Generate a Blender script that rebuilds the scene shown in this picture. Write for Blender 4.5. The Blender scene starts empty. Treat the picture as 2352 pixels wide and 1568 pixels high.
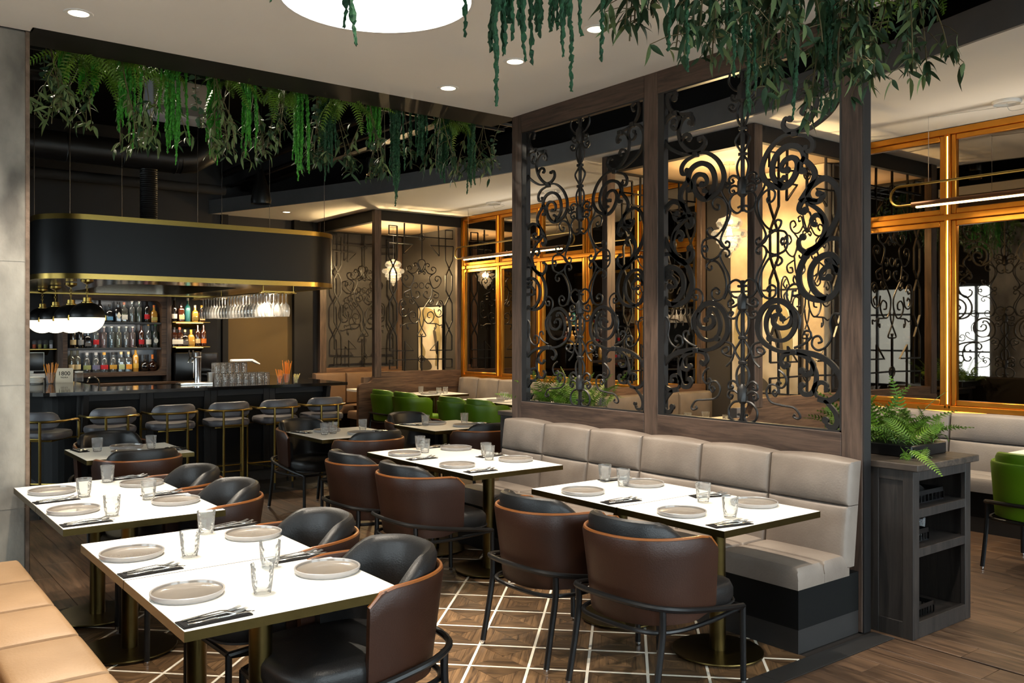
import bpy, bmesh, math, random
from mathutils import Vector
PI=math.pi; R=math.radians
rnd=random.Random(7)
C=bpy.context.scene.collection
sc=bpy.context.scene
# ---------------------------------------------------------------- camera, world, exposure
cam_d=bpy.data.cameras.new('camera'); cam=bpy.data.objects.new('camera',cam_d); C.objects.link(cam)
cam_d.sensor_width=36; cam_d.lens=36*2030/2352; cam_d.shift_y=-(784-766)/2352
cam_d.clip_start=.05; cam_d.clip_end=80
cam.location=(0,0,1.667); cam.rotation_euler=(PI/2,0,-R(37.6))
sc.camera=cam
sc.view_settings.view_transform='Standard'; sc.view_settings.look='None'
sc.view_settings.exposure=0.32; sc.view_settings.gamma=1.0; sc.view_settings.use_curve_mapping=False
cy=sc.cycles; cy.max_bounces=8; cy.diffuse_bounces=4; cy.glossy_bounces=5; cy.transmission_bounces=4
cy.transparent_max_bounces=16; cy.caustics_reflective=False; cy.caustics_refractive=False; cy.sample_clamp_indirect=4; cy.blur_glossy=.5
wd=bpy.data.worlds.new('sky'); sc.world=wd; wd.use_nodes=True
wd.node_tree.nodes['Background'].inputs[0].default_value=(.88,.94,1,1); wd.node_tree.nodes['Background'].inputs[1].default_value=10
def lamp(kind,name,loc,power,col=(1,.82,.6),aim=None,size=.1,angle=60,blend=.3,size_y=None):
    d=bpy.data.lights.new(name,kind); d.energy=power; d.color=col
    if kind=='SPOT': d.spot_size=R(angle); d.spot_blend=blend; d.shadow_soft_size=size
    elif kind=='AREA':
        d.size=size
        if size_y: d.shape='RECTANGLE'; d.size_y=size_y
    else: d.shadow_soft_size=size
    o=bpy.data.objects.new(name,d); C.objects.link(o); o.location=loc
    if aim is not None:
        o.rotation_euler=(Vector(aim)-Vector(loc)).to_track_quat('-Z','Y').to_euler()
    return o
WARM=(1,.80,.56)
DL=[(x,y) for x in (1.115,3.63) for y in (5.49,4.68,3.885,3.08)]
for x,y in DL: lamp('SPOT','column_fill_lamp',(x,y,3.46),185,(1,.88,.72),(x+(.12 if x<2 else .06),y,0),.035,66,.35)
for x,y in ((1.115,1.6),(3.63,1.6),(5.0,.3)): lamp('SPOT','column_fill_lamp',(x,y,3.46),150,(1,.9,.76),(x,y,0),.035,80,.4)
for x,y in ((5.63,13.08),(7.3,9.9),(7.3,11.4),(7.25,4.2),(7.2,2.7)): lamp('SPOT','column_fill_lamp',(x,y,3.53),150,WARM,(x,y,0),.03,70,.5)
# track spots in the dark ceiling: greenery, bar front, stools
for (x,y,z),a,p,ang in (((1.15,8.4,4.5),(1.3,6.5,3.1),300,46),((2.05,8.5,4.5),(2.2,6.5,3.1),300,46),((3.45,8.5,4.5),(3.5,6.5,3.1),230,50),
    ((1.8,7.4,4.3),(1.85,7.3,.7),50,40),((3.7,7.6,4.3),(3.75,7.4,.7),40,40),((5.4,7.4,4.2),(4.9,7.4,.7),40,44),
    ((2.3,7.4,4.4),(2.4,9.15,.7),22,36),((4.2,7.6,4.4),(4.0,9.15,.7),22,36),((5.2,3.4,4.2),(6.2,2.4,0),80,60),((5.15,6.0,4.2),(5.6,8.0,0),60,60),((2.9,.7,4.3),(3.6,2.3,2.9),230,70),
    ((5.3,4.2,4.2),(4.95,2.75,1.1),60,40),((5.3,5.4,4.2),(4.9,5.6,1.1),60,40)):
    lamp('SPOT','track_lamp',(x,y,z),p,(1,.88,.7),a,.04,ang,.5)
lamp('SPOT','column_fill_lamp',(.2,5.0,3.46),130,(1,.95,.88),(.1,6.0,1.9),.04,70,.6)  # unseen lamp added to brighten the column front
# bar lights
for x,y in ((2.9,9.9),(3.9,9.9)): lamp('SPOT','hood_lamp',(x,y,2.19),80,WARM,(x,y,0),.03,110,.5)
for y in (10.1,10.9,11.7): lamp('SPOT','hood_lamp',(4.15,y,2.19),60,WARM,(4.15,y,0),.03,120,.5)
lamp('SPOT','passage_lamp',(4.97,13.45,2.9),36,(1,.74,.34),(5.2,13.99,1.5),.05,50,.9)
for x,z in ((3.22,2.14),(3.22,1.80),(3.22,1.43)): lamp('AREA','shelf_lamp',(x,13.53,z-.02),1.5,(1,.9,.75),(x,13.66,z-.3),1.0,size_y=.03)
for z in (2.1,1.83): lamp('AREA','shelf_lamp',(4.3,13.50,z-.02),2.4,WARM,(4.3,13.6,z-.3),.5,size_y=.03)

# grille curves in metres*1000
IT="34 1 400,2874 486,2879 585,2925 647,2977 675,3041 669,3108 630,3155 563,3173 524,3135 527,3081 563,3063 596,3090 579,3120|36 1 563,3176 602,3205 627,3252 630,3303 598,3330 557,3304 572,3276|30 1 563,3173 497,3152 438,3139 406,3100 411,3068 434,3085|32 1 459,3139 510,3103 532,3041 513,2971 464,2913 400,2878 337,2888 301,2926 317,2968 348,2959|26 1 506,2970 486,3003 448,3009 429,2981 443,2974|36 1 400,2869 296,2861 204,2802 154,2719 152,2648 199,2586 296,2554 358,2582 398,2644 400,2694 369,2724 317,2717 289,2682 301,2650 329,2655|28 1 390,2856 467,2835 506,2795 499,2751 462,2746 459,2768|34 0 452,2701 434,2756 392,2788 327,2796 265,2767 230,2714 222,2649 243,2604 296,2558|28 1 296,2562 280,2592 308,2611|34 1 452,2705 419,2672 427,2631 445,2634|34 0 432,2710 495,2653 519,2602 501,2550 459,2500 422,2454|34 0 475,2526 574,2571 641,2537 679,2465 686,2389 654,2310 596,2229 541,2179 475,2154|32 1 497,2541 473,2493 499,2444 552,2445 576,2479 546,2486|32 1 541,2444 486,2457 432,2451 413,2408 441,2382 456,2400|34 1 459,2446 541,2392 583,2329 589,2271 552,2192 486,2142 422,2171 409,2219 438,2241|28 1 579,2303 563,2348 524,2361 495,2331 517,2308|36 1 675,2163 695,2188 661,2213 605,2213 541,2183 475,2142 430,2081 411,2015 424,1941 475,1885 563,1863 643,1890 679,1951 684,2010 643,2049 596,2053 560,2020 569,1987 613,1992|34 0 681,2068 641,2116 585,2123 527,2093 490,2035 497,1952 541,1895 596,1870|28 1 652,2009 664,2035 639,2084 596,2090 607,2064|36 1 369,1560 286,1559 199,1587 135,1639 115,1717 143,1804 212,1860 286,1865 352,1825 388,1760 379,1695 337,1642 275,1622 204,1638|30 1 204,1638 179,1702 184,1766 219,1822 263,1831 270,1811|30 1 352,1808 362,1760 337,1711 275,1702 233,1730 235,1774 275,1783 296,1757|34 0 369,1558 432,1557 541,1537 627,1493 684,1424 695,1364 664,1306 607,1279 541,1287|32 1 379,1552 459,1530 506,1488 497,1438 454,1425 432,1448|28 1 379,1552 308,1537 286,1497 314,1461 332,1477|30 1 497,1504 527,1437 523,1362 495,1314 445,1310 419,1349 434,1362|26 1 535,1295 513,1346 552,1382 596,1372 598,1343|34 1 585,1280 647,1222 668,1170 652,1131 609,1132 590,1165"
IR="411,1695 413,1777 335,1865 329,1930 374,1964 419,1945 413,1904 371,1894 369,1923 390,1924|681,1779 641,1779 618,1729 630,1653 596,1595 541,1570 501,1596 508,1641 546,1652 565,1622 541,1612|379,1582 441,1604 488,1641 488,1677 454,1683 443,1658|206,2508 184,2497 194,2474 230,2486 243,2528 209,2556 159,2539 123,2490 125,2411 159,2348 204,2308 250,2298 280,2323 286,2351 257,2361 240,2341|130,2633 100,2625 107,2606 135,2612 125,2636 150,2643 171,2622 164,2578 133,2530 103,2484 100,2432 133,2361 162,2312 174,2270 143,2226|143,2220 113,2221 103,2248 127,2263 135,2247|245,2298 311,2285 332,2242 314,2212 284,2222 294,2247 308,2240|245,2298 196,2273 169,2237 143,2223|250,2147 311,2170 332,2214 314,2245 286,2230 294,2207 308,2216|250,2147 196,2168 169,2200 143,2214 113,2204 103,2177 127,2163 135,2179|250,2147 286,2126 291,2102 265,2084 247,2097 255,2112|250,2145 204,2134 159,2082 133,2017 130,1954 159,1900 204,1884 243,1903 247,1947 214,1965 186,1944 196,1925 214,1934|169,2202 179,2163 150,2105 115,2048 103,1992 125,1930 147,1892|169,1559 152,1540 115,1552 113,1580 145,1579 164,1559 140,1532 86,1521 64,1561 86,1600 135,1615|130,1457 86,1498 64,1561|270,1445 306,1420 325,1379 296,1339 255,1349 265,1373 286,1364|270,1328 245,1285 225,1307 245,1322 270,1304 255,1349 204,1351 179,1305 214,1247 306,1230 379,1221 419,1178 406,1158 374,1169 384,1184"
IS="-5,3141 28,3113 44,3062 28,3004 -3,2967|-3,2963 28,2934 57,2896 33,2849 -1,2805|-3,2803 33,2764 45,2719 30,2662 -1,2619|23,3165 55,3148 86,3168 84,3193 62,3186 66,3172|23,3145 38,3107 76,3088 107,3113 96,3135 71,3122 78,3107|7,3208 66,3226 107,3278 96,3331 47,3343 16,3320 28,3303 38,3314|11,2613 38,2659 76,2678 107,2661 96,2632 71,2637 81,2654|20,2591 66,2613 105,2598 96,2565 66,2562 71,2582 84,2580|7,2564 71,2558 103,2519 91,2467 47,2435 11,2450 14,2474 38,2469|7,1895 71,1903 110,1946 105,1985 57,2010 16,1992 14,1969 38,1970|20,1866 66,1841 107,1839 113,1871 86,1886 71,1866 86,1858|16,1833 38,1783 76,1763 115,1780 105,1804 76,1802 86,1784|4,1825 38,1787 49,1733 38,1686 5,1643|5,1638 33,1600 59,1559 38,1522 5,1488|5,1482 38,1444 49,1397 38,1351 14,1313|18,1301 38,1343 76,1365 110,1348 110,1316 76,1322 86,1337|23,1278 66,1303 105,1297 117,1265 91,1250 78,1271 94,1276|7,1240 71,1228 110,1182 100,1128 47,1109 16,1127 20,1153 38,1152"
IG="447,3342 590,3343 590,3206 447,3205 447,3342|-13,3202 590,3206|315,3400 325,2916|325,2916 159,3076 601,3084|447,3205 447,2854 579,2612 575,2371 453,2137 447,1872 575,1632 575,1400|601,3084 590,2862 457,2607 457,2368 579,2165 584,1873 457,1632 447,1402|570,1400 155,1400 304,1548 304,1089|-13,1264 579,1254|447,1402 447,1120 579,1117 579,1254"
IM="0,2638 -59,2703 -65,2794 -20,2842 49,2834 59,2775 0,2655|-59,2703 -123,2633 -204,2620 -262,2661 -262,2714 -208,2733 -181,2697 -214,2671|-59,2703 -78,2760 -103,2788 -142,2769 -134,2736 -107,2741|0,2638 -39,2654 -68,2636 -53,2611 -25,2629|-204,2617 -146,2566 -165,2482 -219,2397 -309,2424 -366,2508 -347,2574 -281,2590 -252,2545 -290,2507 -309,2543|-204,2397 -165,2457 -98,2471 -72,2422 -107,2387 -131,2416|-204,2397 -175,2249 -88,2134 -29,2035 -39,1918 -107,1833 -189,1858 -233,1949 -185,2016 -117,1992 -117,1933 -162,1924|-165,2249 -107,2225 -39,2269 -49,2327 -98,2337 -103,2300|-200,2364 -262,2338 -319,2303 -300,2245 -233,2247 -239,2288 -271,2288|-165,2166 -204,2215 -219,2164 -165,2132 -127,2167|-281,2122 -328,2195 -385,2186 -410,2086 -395,1980 -328,1934 -262,1965 -233,2065|-338,2178 -376,2128 -338,2096 -319,2129|-338,1964 -366,2021 -328,2055 -309,2022|-380,1762 -385,1807 -338,1799 -281,1824 -185,1829 -107,1833|-39,1901 -20,1801 29,1717 79,1633 10,1625 -20,1667|-262,1824 -271,1766 -242,1733 -246,1774"
BARAM=[(1.24,.28,9,'amar'),(1.42,.36,11,'amar'),(1.62,.68,14,'amar'),(1.93,.74,19,'amar'),(2.27,.70,16,'amar'),(2.48,.66,14,'amar'),(2.91,.76,16,'amar'),(3.19,.72,22,'amard'),(3.53,.42,14,'amar'),(3.77,.88,22,'amard'),(4.32,.62,19,'amard'),(4.53,.72,9,'amard'),(4.02,.5,14,'amard')]
BARSP=[(1.12,.48),(1.22,.53),(1.38,.50),(1.56,.66),(1.75,.60),(1.95,.60),(2.2,.60),(2.36,.58),(2.6,.60),(2.75,.52),(3.08,.62),(3.28,.60),(3.46,.64),(3.67,.68),(3.94,.5),(4.16,.56),(4.53,.54),(4.78,.44)]
BARFE=[1.34,1.45,1.56,1.82,2.35,2.77,3.2,4.39]
BAREU=[1.13,2.1,2.63,3.06,3.61,4.87]
NEARAM=[(.87,1.11,2),(1.14,1.15,7),(1.62,1.0,3),(1.67,1.17,16),(1.72,1.24,18),(1.85,1.04,16),(1.90,1.16,18),(2.02,.92,3),(2.26,.97,3),(2.48,.99,3),(2.81,.94,6),(2.98,1.05,5),(3.18,1.06,6),(3.52,.96,8),(3.63,.93,6)]
NEARSP=[(2.04,.82,0),(2.38,.78,0),(2.52,.84,0),(2.66,.82,.05),(2.80,.84,.05),(2.93,.84,0),(3.08,.82,.05),(3.26,.86,0),(3.40,.90,.05),(3.54,.9,0),(3.68,.88,.1),(3.84,.74,0),(4.0,.76,0),(4.14,.7,.05),(3.3,.7,.05),(3.6,.7,.0)]
# ---------------------------------------------------------------- mesh helpers
class G:
    def __init__(s): s.v=[]; s.f=[]; s.m=[]
    def add(s,v,f,mi=0):
        b=len(s.v); s.v+= [tuple(p) for p in v]; s.f+=[tuple(i+b for i in q) for q in f]; s.m+=[mi]*len(f); return s
    def box(s,x0,x1,y0,y1,z0,z1,mi=0):
        return s.add([(x,y,z) for z in (z0,z1) for y in (y0,y1) for x in (x0,x1)],[(0,2,3,1),(4,5,7,6),(0,1,5,4),(2,6,7,3),(0,4,6,2),(1,3,7,5)],mi)
    def rbox(s,x0,x1,y0,y1,z0,z1,b=.005,mi=0,seg=2):
        bm=bmesh.new(); bmesh.ops.create_cube(bm,size=1)
        for v in bm.verts: v.co=(x0+(v.co.x+.5)*(x1-x0),y0+(v.co.y+.5)*(y1-y0),z0+(v.co.z+.5)*(z1-z0))
        bmesh.ops.bevel(bm,geom=list(bm.edges),offset=b,segments=seg,affect='EDGES',profile=.5)
        bm.verts.index_update(); s.add([v.co[:] for v in bm.verts],[[v.index for v in f.verts] for f in bm.faces],mi); bm.free(); return s
    def tube(s,pts,r,n=8,closed=False,mi=0,cap=True):
        P=[Vector(p) for p in pts]; L=len(P); rr=r if isinstance(r,(list,tuple)) else [r]*L
        vs=[]; nrm=None
        for i in range(L):
            a=P[(i-1)%L] if (closed or i>0) else P[i]; c=P[(i+1)%L] if (closed or i<L-1) else P[i]
            t=(c-a); t=t.normalized() if t.length>1e-9 else Vector((0,0,1))
            if nrm is None:
                nrm=t.orthogonal().normalized()
            nrm=(nrm-t*nrm.dot(t)); nrm=nrm.normalized() if nrm.length>1e-6 else t.orthogonal().normalized()
            bi=t.cross(nrm)
            for k in range(n):
                an=2*PI*k/n; vs.append(P[i]+(nrm*math.cos(an)+bi*math.sin(an))*rr[i])
        fs=[]
        for i in range(L if closed else L-1):
            j=(i+1)%L
            for k in range(n): fs.append((i*n+k,i*n+(k+1)%n,j*n+(k+1)%n,j*n+k))
        if cap and not closed: fs+=[tuple(range(n))[::-1],tuple((L-1)*n+k for k in range(n))]
        return s.add(vs,fs,mi)
    def lathe(s,prof,n=16,mi=0,c=(0,0,0),sq=0,cap=False):
        vs=[];fs=[];L=len(prof)
        for r,z in prof:
            for k in range(n):
                a=2*PI*(k+.5)/n; q=1
                if sq: q=1/((abs(math.cos(a))**sq+abs(math.sin(a))**sq)**(1/sq))
                vs.append((c[0]+r*q*math.cos(a),c[1]+r*q*math.sin(a),c[2]+z))
        for i in range(L-1):
            for k in range(n): fs.append((i*n+k,i*n+(k+1)%n,(i+1)*n+(k+1)%n,(i+1)*n+k))
        if cap and prof[0][0]>1e-4: fs.append(tuple(range(n))[::-1])
        if cap and prof[-1][0]>1e-4: fs.append(tuple((L-1)*n+k for k in range(n)))
        return s.add(vs,fs,mi)
    def cyl(s,x,y,z0,z1,r,n=16,mi=0): return s.lathe([(r,z0),(r,z1)],n,mi,(x,y,0),0,True)
    def prism(s,poly,ax,a,b,mi=0):
        f={'z':lambda p,h:(p[0],p[1],h),'y':lambda p,h:(p[0],h,p[1]),'x':lambda p,h:(h,p[0],p[1])}[ax]
        n=len(poly); vs=[f(p,a) for p in poly]+[f(p,b) for p in poly]
        return s.add(vs,[tuple(range(n))[::-1],tuple(range(n,2*n))]+[(i,(i+1)%n,n+(i+1)%n,n+i) for i in range(n)],mi)
    def grid(s,fn,nu,nv,mi=0,cu=False,cv=False):
        vs=[fn(i/(nu if cu else nu-1),j/(nv if cv else nv-1)) for i in range(nu) for j in range(nv)]
        fs=[(i*nv+j,((i+1)%nu)*nv+j,((i+1)%nu)*nv+(j+1)%nv,i*nv+(j+1)%nv) for i in range(nu if cu else nu-1) for j in range(nv if cv else nv-1)]
        return s.add(vs,fs,mi)
    def strip(s,pts,w,t,mp,bulb=0,mi=0):
        # flat iron bar following a plane curve; mp(u,v,depth)->xyz
        n=len(pts); vs=[]
        for i in range(n):
            a=pts[max(i-1,0)]; b=pts[min(i+1,n-1)]; dx,dy=b[0]-a[0],b[1]-a[1]; l=math.hypot(dx,dy) or 1
            k=i/(n-1); ww=w*(.55+.45*math.sin(PI*min(1,max(0,k*1.02))))/2 if bulb else w/2
            nx,ny=-dy/l*ww,dx/l*ww; x,y=pts[i]
            vs+= [mp(x+nx,y+ny,t/2),mp(x-nx,y-ny,t/2),mp(x-nx,y-ny,-t/2),mp(x+nx,y+ny,-t/2)]
        fs=[(i*4+k,i*4+(k+1)%4,i*4+4+(k+1)%4,i*4+4+k) for i in range(n-1) for k in range(4)]+[(3,2,1,0),(4*n-4,4*n-3,4*n-2,4*n-1)]
        s.add(vs,fs,mi)
        if bulb:
            x,y=pts[-1]; q=[(x+w*.62*math.cos(a*PI/5),y+w*.62*math.sin(a*PI/5)) for a in range(10)]
            s.add([mp(*p,t*.55) for p in q]+[mp(*p,-t*.55) for p in q],[tuple(range(10)),tuple(range(19,9,-1))]+[(i,10+i,10+(i+1)%10,(i+1)%10) for i in range(10)],mi)
        return s
def spline(pts,k=6,closed=False):
    n=len(pts); out=[]; D=len(pts[0])
    for i in range(n if closed else n-1):
        p=[pts[(i+o)%n] if closed else pts[min(max(i+o,0),n-1)] for o in (-1,0,1,2)]
        for j in range(k):
            t=j/k; out.append(tuple(.5*((2*p[1][d])+(p[2][d]-p[0][d])*t+(2*p[0][d]-5*p[1][d]+4*p[2][d]-p[3][d])*t*t+(3*p[1][d]-p[0][d]-3*p[2][d]+p[3][d])*t**3) for d in range(D)))
    if not closed: out.append(tuple(pts[-1]))
    return out
def mesh(name,g,mats,smooth=True,ang=38):
    me=bpy.data.meshes.new(name); me.from_pydata(g.v,[],g.f)
    for m in (mats if isinstance(mats,(list,tuple)) else [mats]): me.materials.append(m)
    if any(g.m): me.polygons.foreach_set('material_index',g.m)
    if smooth: me.shade_smooth(); me.set_sharp_from_angle(angle=R(ang))
    me.update(); return me
def ob(name,g,mats,parent=None,loc=None,rz=0,smooth=True,kind=None,label=None):
    o=bpy.data.objects.new(name,g if isinstance(g,bpy.types.Mesh) else mesh(name,g,mats,smooth)); C.objects.link(o)
    if parent is not None: o.parent=parent
    if loc: o.location=loc
    if rz: o.rotation_euler=(0,0,rz)
    if kind: o['kind']=kind
    if label: o['label']=label
    return o
def tag(o,label,cat,group=None):
    o['label']=label; o['category']=cat
    if group: o['group']=group
    return o
def thing(name,label,cat,loc=(0,0,0),rz=0,group=None):
    o=bpy.data.objects.new(name,None); C.objects.link(o); o.location=loc; o.rotation_euler=(0,0,rz); o.empty_display_size=.1
    return tag(o,label,cat,group)
def dup(root,loc,rz=0,label=None,group=None):
    def rec(o,par):
        c=o.copy(); C.objects.link(c)
        if par is not None: c.parent=par
        for ch in kids.get(o,[]): rec(ch,c)
        return c
    kids={}
    def walk(o):
        kids[o]=list(o.children)
        for ch in kids[o]: walk(ch)
    walk(root)
    r=rec(root,None); r.location=loc; r.rotation_euler=(0,0,rz)
    if label: r['label']=label
    if group: r['group']=group
    return r
def struct(name,g,mats,parent=None,smooth=True):
    return ob(name,g,mats,parent,smooth=smooth,kind=None if parent is not None else 'structure')
# ---------------------------------------------------------------- materials
def lin(c): return tuple((x/255/12.92 if x/255<=.04045 else ((x/255+.055)/1.055)**2.4) for x in c)+(1,)
def pm(name,col,rough=.5,metal=0,var=0,vs=6,bump=0,bs=40,spec=.5,stretch=None,col2=None,emit=0,coat=0,detail=4,sheen=0):
    m=bpy.data.materials.new(name); m.use_nodes=True; nt=m.node_tree; N=nt.nodes; L=nt.links; b=N['Principled BSDF']
    c=lin(col); b.inputs['Base Color'].default_value=c; b.inputs['Roughness'].default_value=rough; b.inputs['Metallic'].default_value=metal
    b.inputs['Specular IOR Level'].default_value=spec; b.inputs['Coat Weight'].default_value=coat; b.inputs['Coat Roughness'].default_value=.1
    if sheen: b.inputs['Sheen Weight'].default_value=sheen
    if emit: b.inputs['Emission Color'].default_value=c; b.inputs['Emission Strength'].default_value=emit
    if var or bump:
        tc=N.new('ShaderNodeTexCoord'); mp=N.new('ShaderNodeMapping'); L.new(tc.outputs['Object'],mp.inputs[0])
        if stretch: mp.inputs['Scale'].default_value=stretch
    if var:
        nz=N.new('ShaderNodeTexNoise'); nz.inputs['Scale'].default_value=vs; nz.inputs['Detail'].default_value=detail; L.new(mp.outputs[0],nz.inputs[0])
        mx=N.new('ShaderNodeMix'); mx.data_type='RGBA'; cr=N.new('ShaderNodeMapRange'); cr.inputs[1].default_value=.32; cr.inputs[2].default_value=.68
        L.new(nz.outputs[0],cr.inputs[0]); L.new(cr.outputs[0],mx.inputs[0])
        c2=lin(col2) if col2 else tuple(x*(1-var) for x in c[:3])+(1,)
        mx.inputs[6].default_value=c; mx.inputs[7].default_value=c2; L.new(mx.outputs[2],b.inputs['Base Color'])
    if bump:
        n2=N.new('ShaderNodeTexNoise'); n2.inputs['Scale'].default_value=bs; n2.inputs['Detail'].default_value=3; L.new(mp.outputs[0],n2.inputs[0])
        bp=N.new('ShaderNodeBump'); bp.inputs['Strength'].default_value=bump; bp.inputs['Distance'].default_value=.01; L.new(n2.outputs[0],bp.inputs['Height']); L.new(bp.outputs[0],b.inputs['Normal'])
    return m
def wood(name,c1,c2,axis,rough=.5,rot=0,rand=0,sc_=1.0,bump=.15):
    m=bpy.data.materials.new(name); m.use_nodes=True; nt=m.node_tree; N=nt.nodes; L=nt.links; b=N['Principled BSDF']
    b.inputs['Roughness'].default_value=rough; b.inputs['Specular IOR Level'].default_value=.35
    tc=N.new('ShaderNodeTexCoord'); mp=N.new('ShaderNodeMapping'); s=[14*sc_]*3; s['xyz'.index(axis)]=1.1*sc_; mp.inputs['Scale'].default_value=s
    src=tc.outputs['Object']
    if rot:
        m0=N.new('ShaderNodeMapping'); m0.inputs['Rotation'].default_value=(0,0,rot); L.new(src,m0.inputs[0]); src=m0.outputs[0]
    if rand:
        oi=N.new('ShaderNodeObjectInfo'); va=N.new('ShaderNodeVectorMath'); va.operation='ADD'; sc2=N.new('ShaderNodeVectorMath'); sc2.operation='SCALE'
        cx=N.new('ShaderNodeCombineXYZ')
        for i in range(3): L.new(oi.outputs['Random'],cx.inputs[i])
        L.new(cx.outputs[0],sc2.inputs[0]); sc2.inputs['Scale'].default_value=37; L.new(src,va.inputs[0]); L.new(sc2.outputs[0],va.inputs[1]); src=va.outputs[0]
    L.new(src,mp.inputs[0])
    nz=N.new('ShaderNodeTexNoise'); nz.inputs['Scale'].default_value=1.3; nz.inputs['Detail'].default_value=8; nz.inputs['Roughness'].default_value=.62; nz.inputs['Distortion'].default_value=1.2
    L.new(mp.outputs[0],nz.inputs[0])
    wv=N.new('ShaderNodeTexNoise'); wv.inputs['Scale'].default_value=7; wv.inputs['Detail'].default_value=4; L.new(mp.outputs[0],wv.inputs[0])
    ad=N.new('ShaderNodeMath'); ad.operation='MULTIPLY_ADD'; ad.inputs[1].default_value=.35; L.new(wv.outputs[0],ad.inputs[0]); L.new(nz.outputs[0],ad.inputs[2])
    cr=N.new('ShaderNodeValToRGB'); cr.color_ramp.elements[0].position=.5; cr.color_ramp.elements[1].position=.85
    cr.color_ramp.elements[0].color=lin(c1); cr.color_ramp.elements[1].color=lin(c2); L.new(ad.outputs[0],cr.inputs[0])
    out=cr.outputs[0]
    if rand:
        hv=N.new('ShaderNodeHueSaturation'); mr=N.new('ShaderNodeMapRange'); mr.inputs[3].default_value=1-rand; mr.inputs[4].default_value=1+rand
        L.new(oi.outputs['Random'],mr.inputs[0]); L.new(mr.outputs[0],hv.inputs['Value']); L.new(out,hv.inputs['Color']); out=hv.outputs[0]
    L.new(out,b.inputs['Base Color'])
    bp=N.new('ShaderNodeBump'); bp.inputs['Strength'].default_value=bump; bp.inputs['Distance'].default_value=.004; L.new(ad.outputs[0],bp.inputs['Height']); L.new(bp.outputs[0],b.inputs['Normal'])
    return m
def emis(name,col,strength):
    m=bpy.data.materials.new(name); m.use_nodes=True; N=m.node_tree.nodes; N.remove(N['Principled BSDF']); e=N.new('ShaderNodeEmission')
    e.inputs[0].default_value=lin(col); e.inputs[1].default_value=strength; m.node_tree.links.new(e.outputs[0],N['Material Output'].inputs[0]); return m
def thin_glass(name,tint=(255,255,255),rough=.02,refl=.05,bump=0,bs=30,glow=0,ior=1.5,veil=0):
    m=bpy.data.materials.new(name); m.use_nodes=True; nt=m.node_tree; N=nt.nodes; L=nt.links; N.remove(N['Principled BSDF'])
    t=N.new('ShaderNodeBsdfTransparent'); t.inputs[0].default_value=lin(tint); g=N.new('ShaderNodeBsdfGlossy'); g.inputs['Roughness'].default_value=rough
    mx=N.new('ShaderNodeMixShader'); f=N.new('ShaderNodeFresnel'); f.inputs[0].default_value=ior; a=N.new('ShaderNodeMath'); a.operation='ADD'; a.inputs[1].default_value=refl; a.use_clamp=True
    L.new(f.outputs[0],a.inputs[0]); L.new(a.outputs[0],mx.inputs[0]); L.new(t.outputs[0],mx.inputs[1]); L.new(g.outputs[0],mx.inputs[2])
    if bump:
        tc=N.new('ShaderNodeTexCoord'); v=N.new('ShaderNodeTexVoronoi'); v.inputs['Scale'].default_value=bs; L.new(tc.outputs['Object'],v.inputs['Vector'])
        bp=N.new('ShaderNodeBump'); bp.inputs['Strength'].default_value=bump; bp.inputs['Distance'].default_value=.01; L.new(v.outputs[0],bp.inputs['Height'])
        for n in (f,g): L.new(bp.outputs[0],n.inputs['Normal'])
    out=mx.outputs[0]
    if veil: # a little body in the glass: scatters light through itself
        tl=N.new('ShaderNodeBsdfTranslucent'); df=N.new('ShaderNodeBsdfDiffuse'); m1=N.new('ShaderNodeMixShader'); m2=N.new('ShaderNodeMixShader'); m2.inputs[0].default_value=veil
        L.new(tl.outputs[0],m1.inputs[1]); L.new(df.outputs[0],m1.inputs[2]); L.new(out,m2.inputs[1]); L.new(m1.outputs[0],m2.inputs[2]); out=m2.outputs[0]
    if glow:
        e=N.new('ShaderNodeEmission'); e.inputs[0].default_value=(1,.75,.45,1); e.inputs[1].default_value=glow; ad=N.new('ShaderNodeAddShader'); L.new(out,ad.inputs[0]); L.new(e.outputs[0],ad.inputs[1]); out=ad.outputs[0]
    L.new(out,N['Material Output'].inputs[0]); return m
M={}
M['ceil']=pm('white_plaster',(243,238,231),.75,var=.04,vs=1.2,spec=.3)
M['black']=pm('black_paint',(9,9,9),.7,spec=.2,var=.2,vs=3)
M['blackmat']=pm('black_steel',(30,29,30),.42,.0,var=.15,vs=9,spec=.5)
M['iron']=pm('wrought_iron',(24,23,23),.42,0,var=.2,vs=14,bump=.1,bs=60,spec=.45)
M['frame']=pm('black_tube_steel',(14,14,15),.38,spec=.35,var=.1)
M['dwall']=pm('charcoal_wall',(66,63,61),.7,var=.12,vs=2,spec=.25)
M['dkpaint']=pm('dark_grey_panel',(34,32,31),.55,var=.12,vs=4,spec=.2)
M['mustard']=pm('mustard_wall',(92,70,26),.6,var=.1,vs=2)
M['walnut']=wood('walnut_y',(52,40,34),(90,72,61),'y',.5)
M['walnutx']=wood('walnut_x',(66,47,36),(116,88,66),'x',.5)
M['walnutz']=wood('walnut_z',(56,44,37),(96,78,67),'z',.5)
M['darkoak']=wood('dark_oak_z',(26,23,22),(52,46,42),'z',.5)
M['darkoakt']=wood('dark_oak_y',(38,33,30),(84,72,62),'y',.45)
M['plank']=wood('floor_oak',(50,37,28),(98,75,56),'y',.42,rand=.2)
M['tp']=wood('parquet_oak_a',(52,38,26),(122,93,63),'x',.42,rot=-PI/4,rand=.18,sc_=1.4)
M['tq']=wood('parquet_oak_b',(44,32,22),(104,79,53),'y',.42,rot=-PI/4,rand=.18,sc_=1.4)
M['joint']=pm('floor_joint',(34,27,22),.8)
M['inlay']=pm('pale_inlay_strip',(232,222,204),.45,var=.06)
M['slate']=pm('dark_floor_tile',(40,38,37),.5,var=.25,vs=4)
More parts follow.
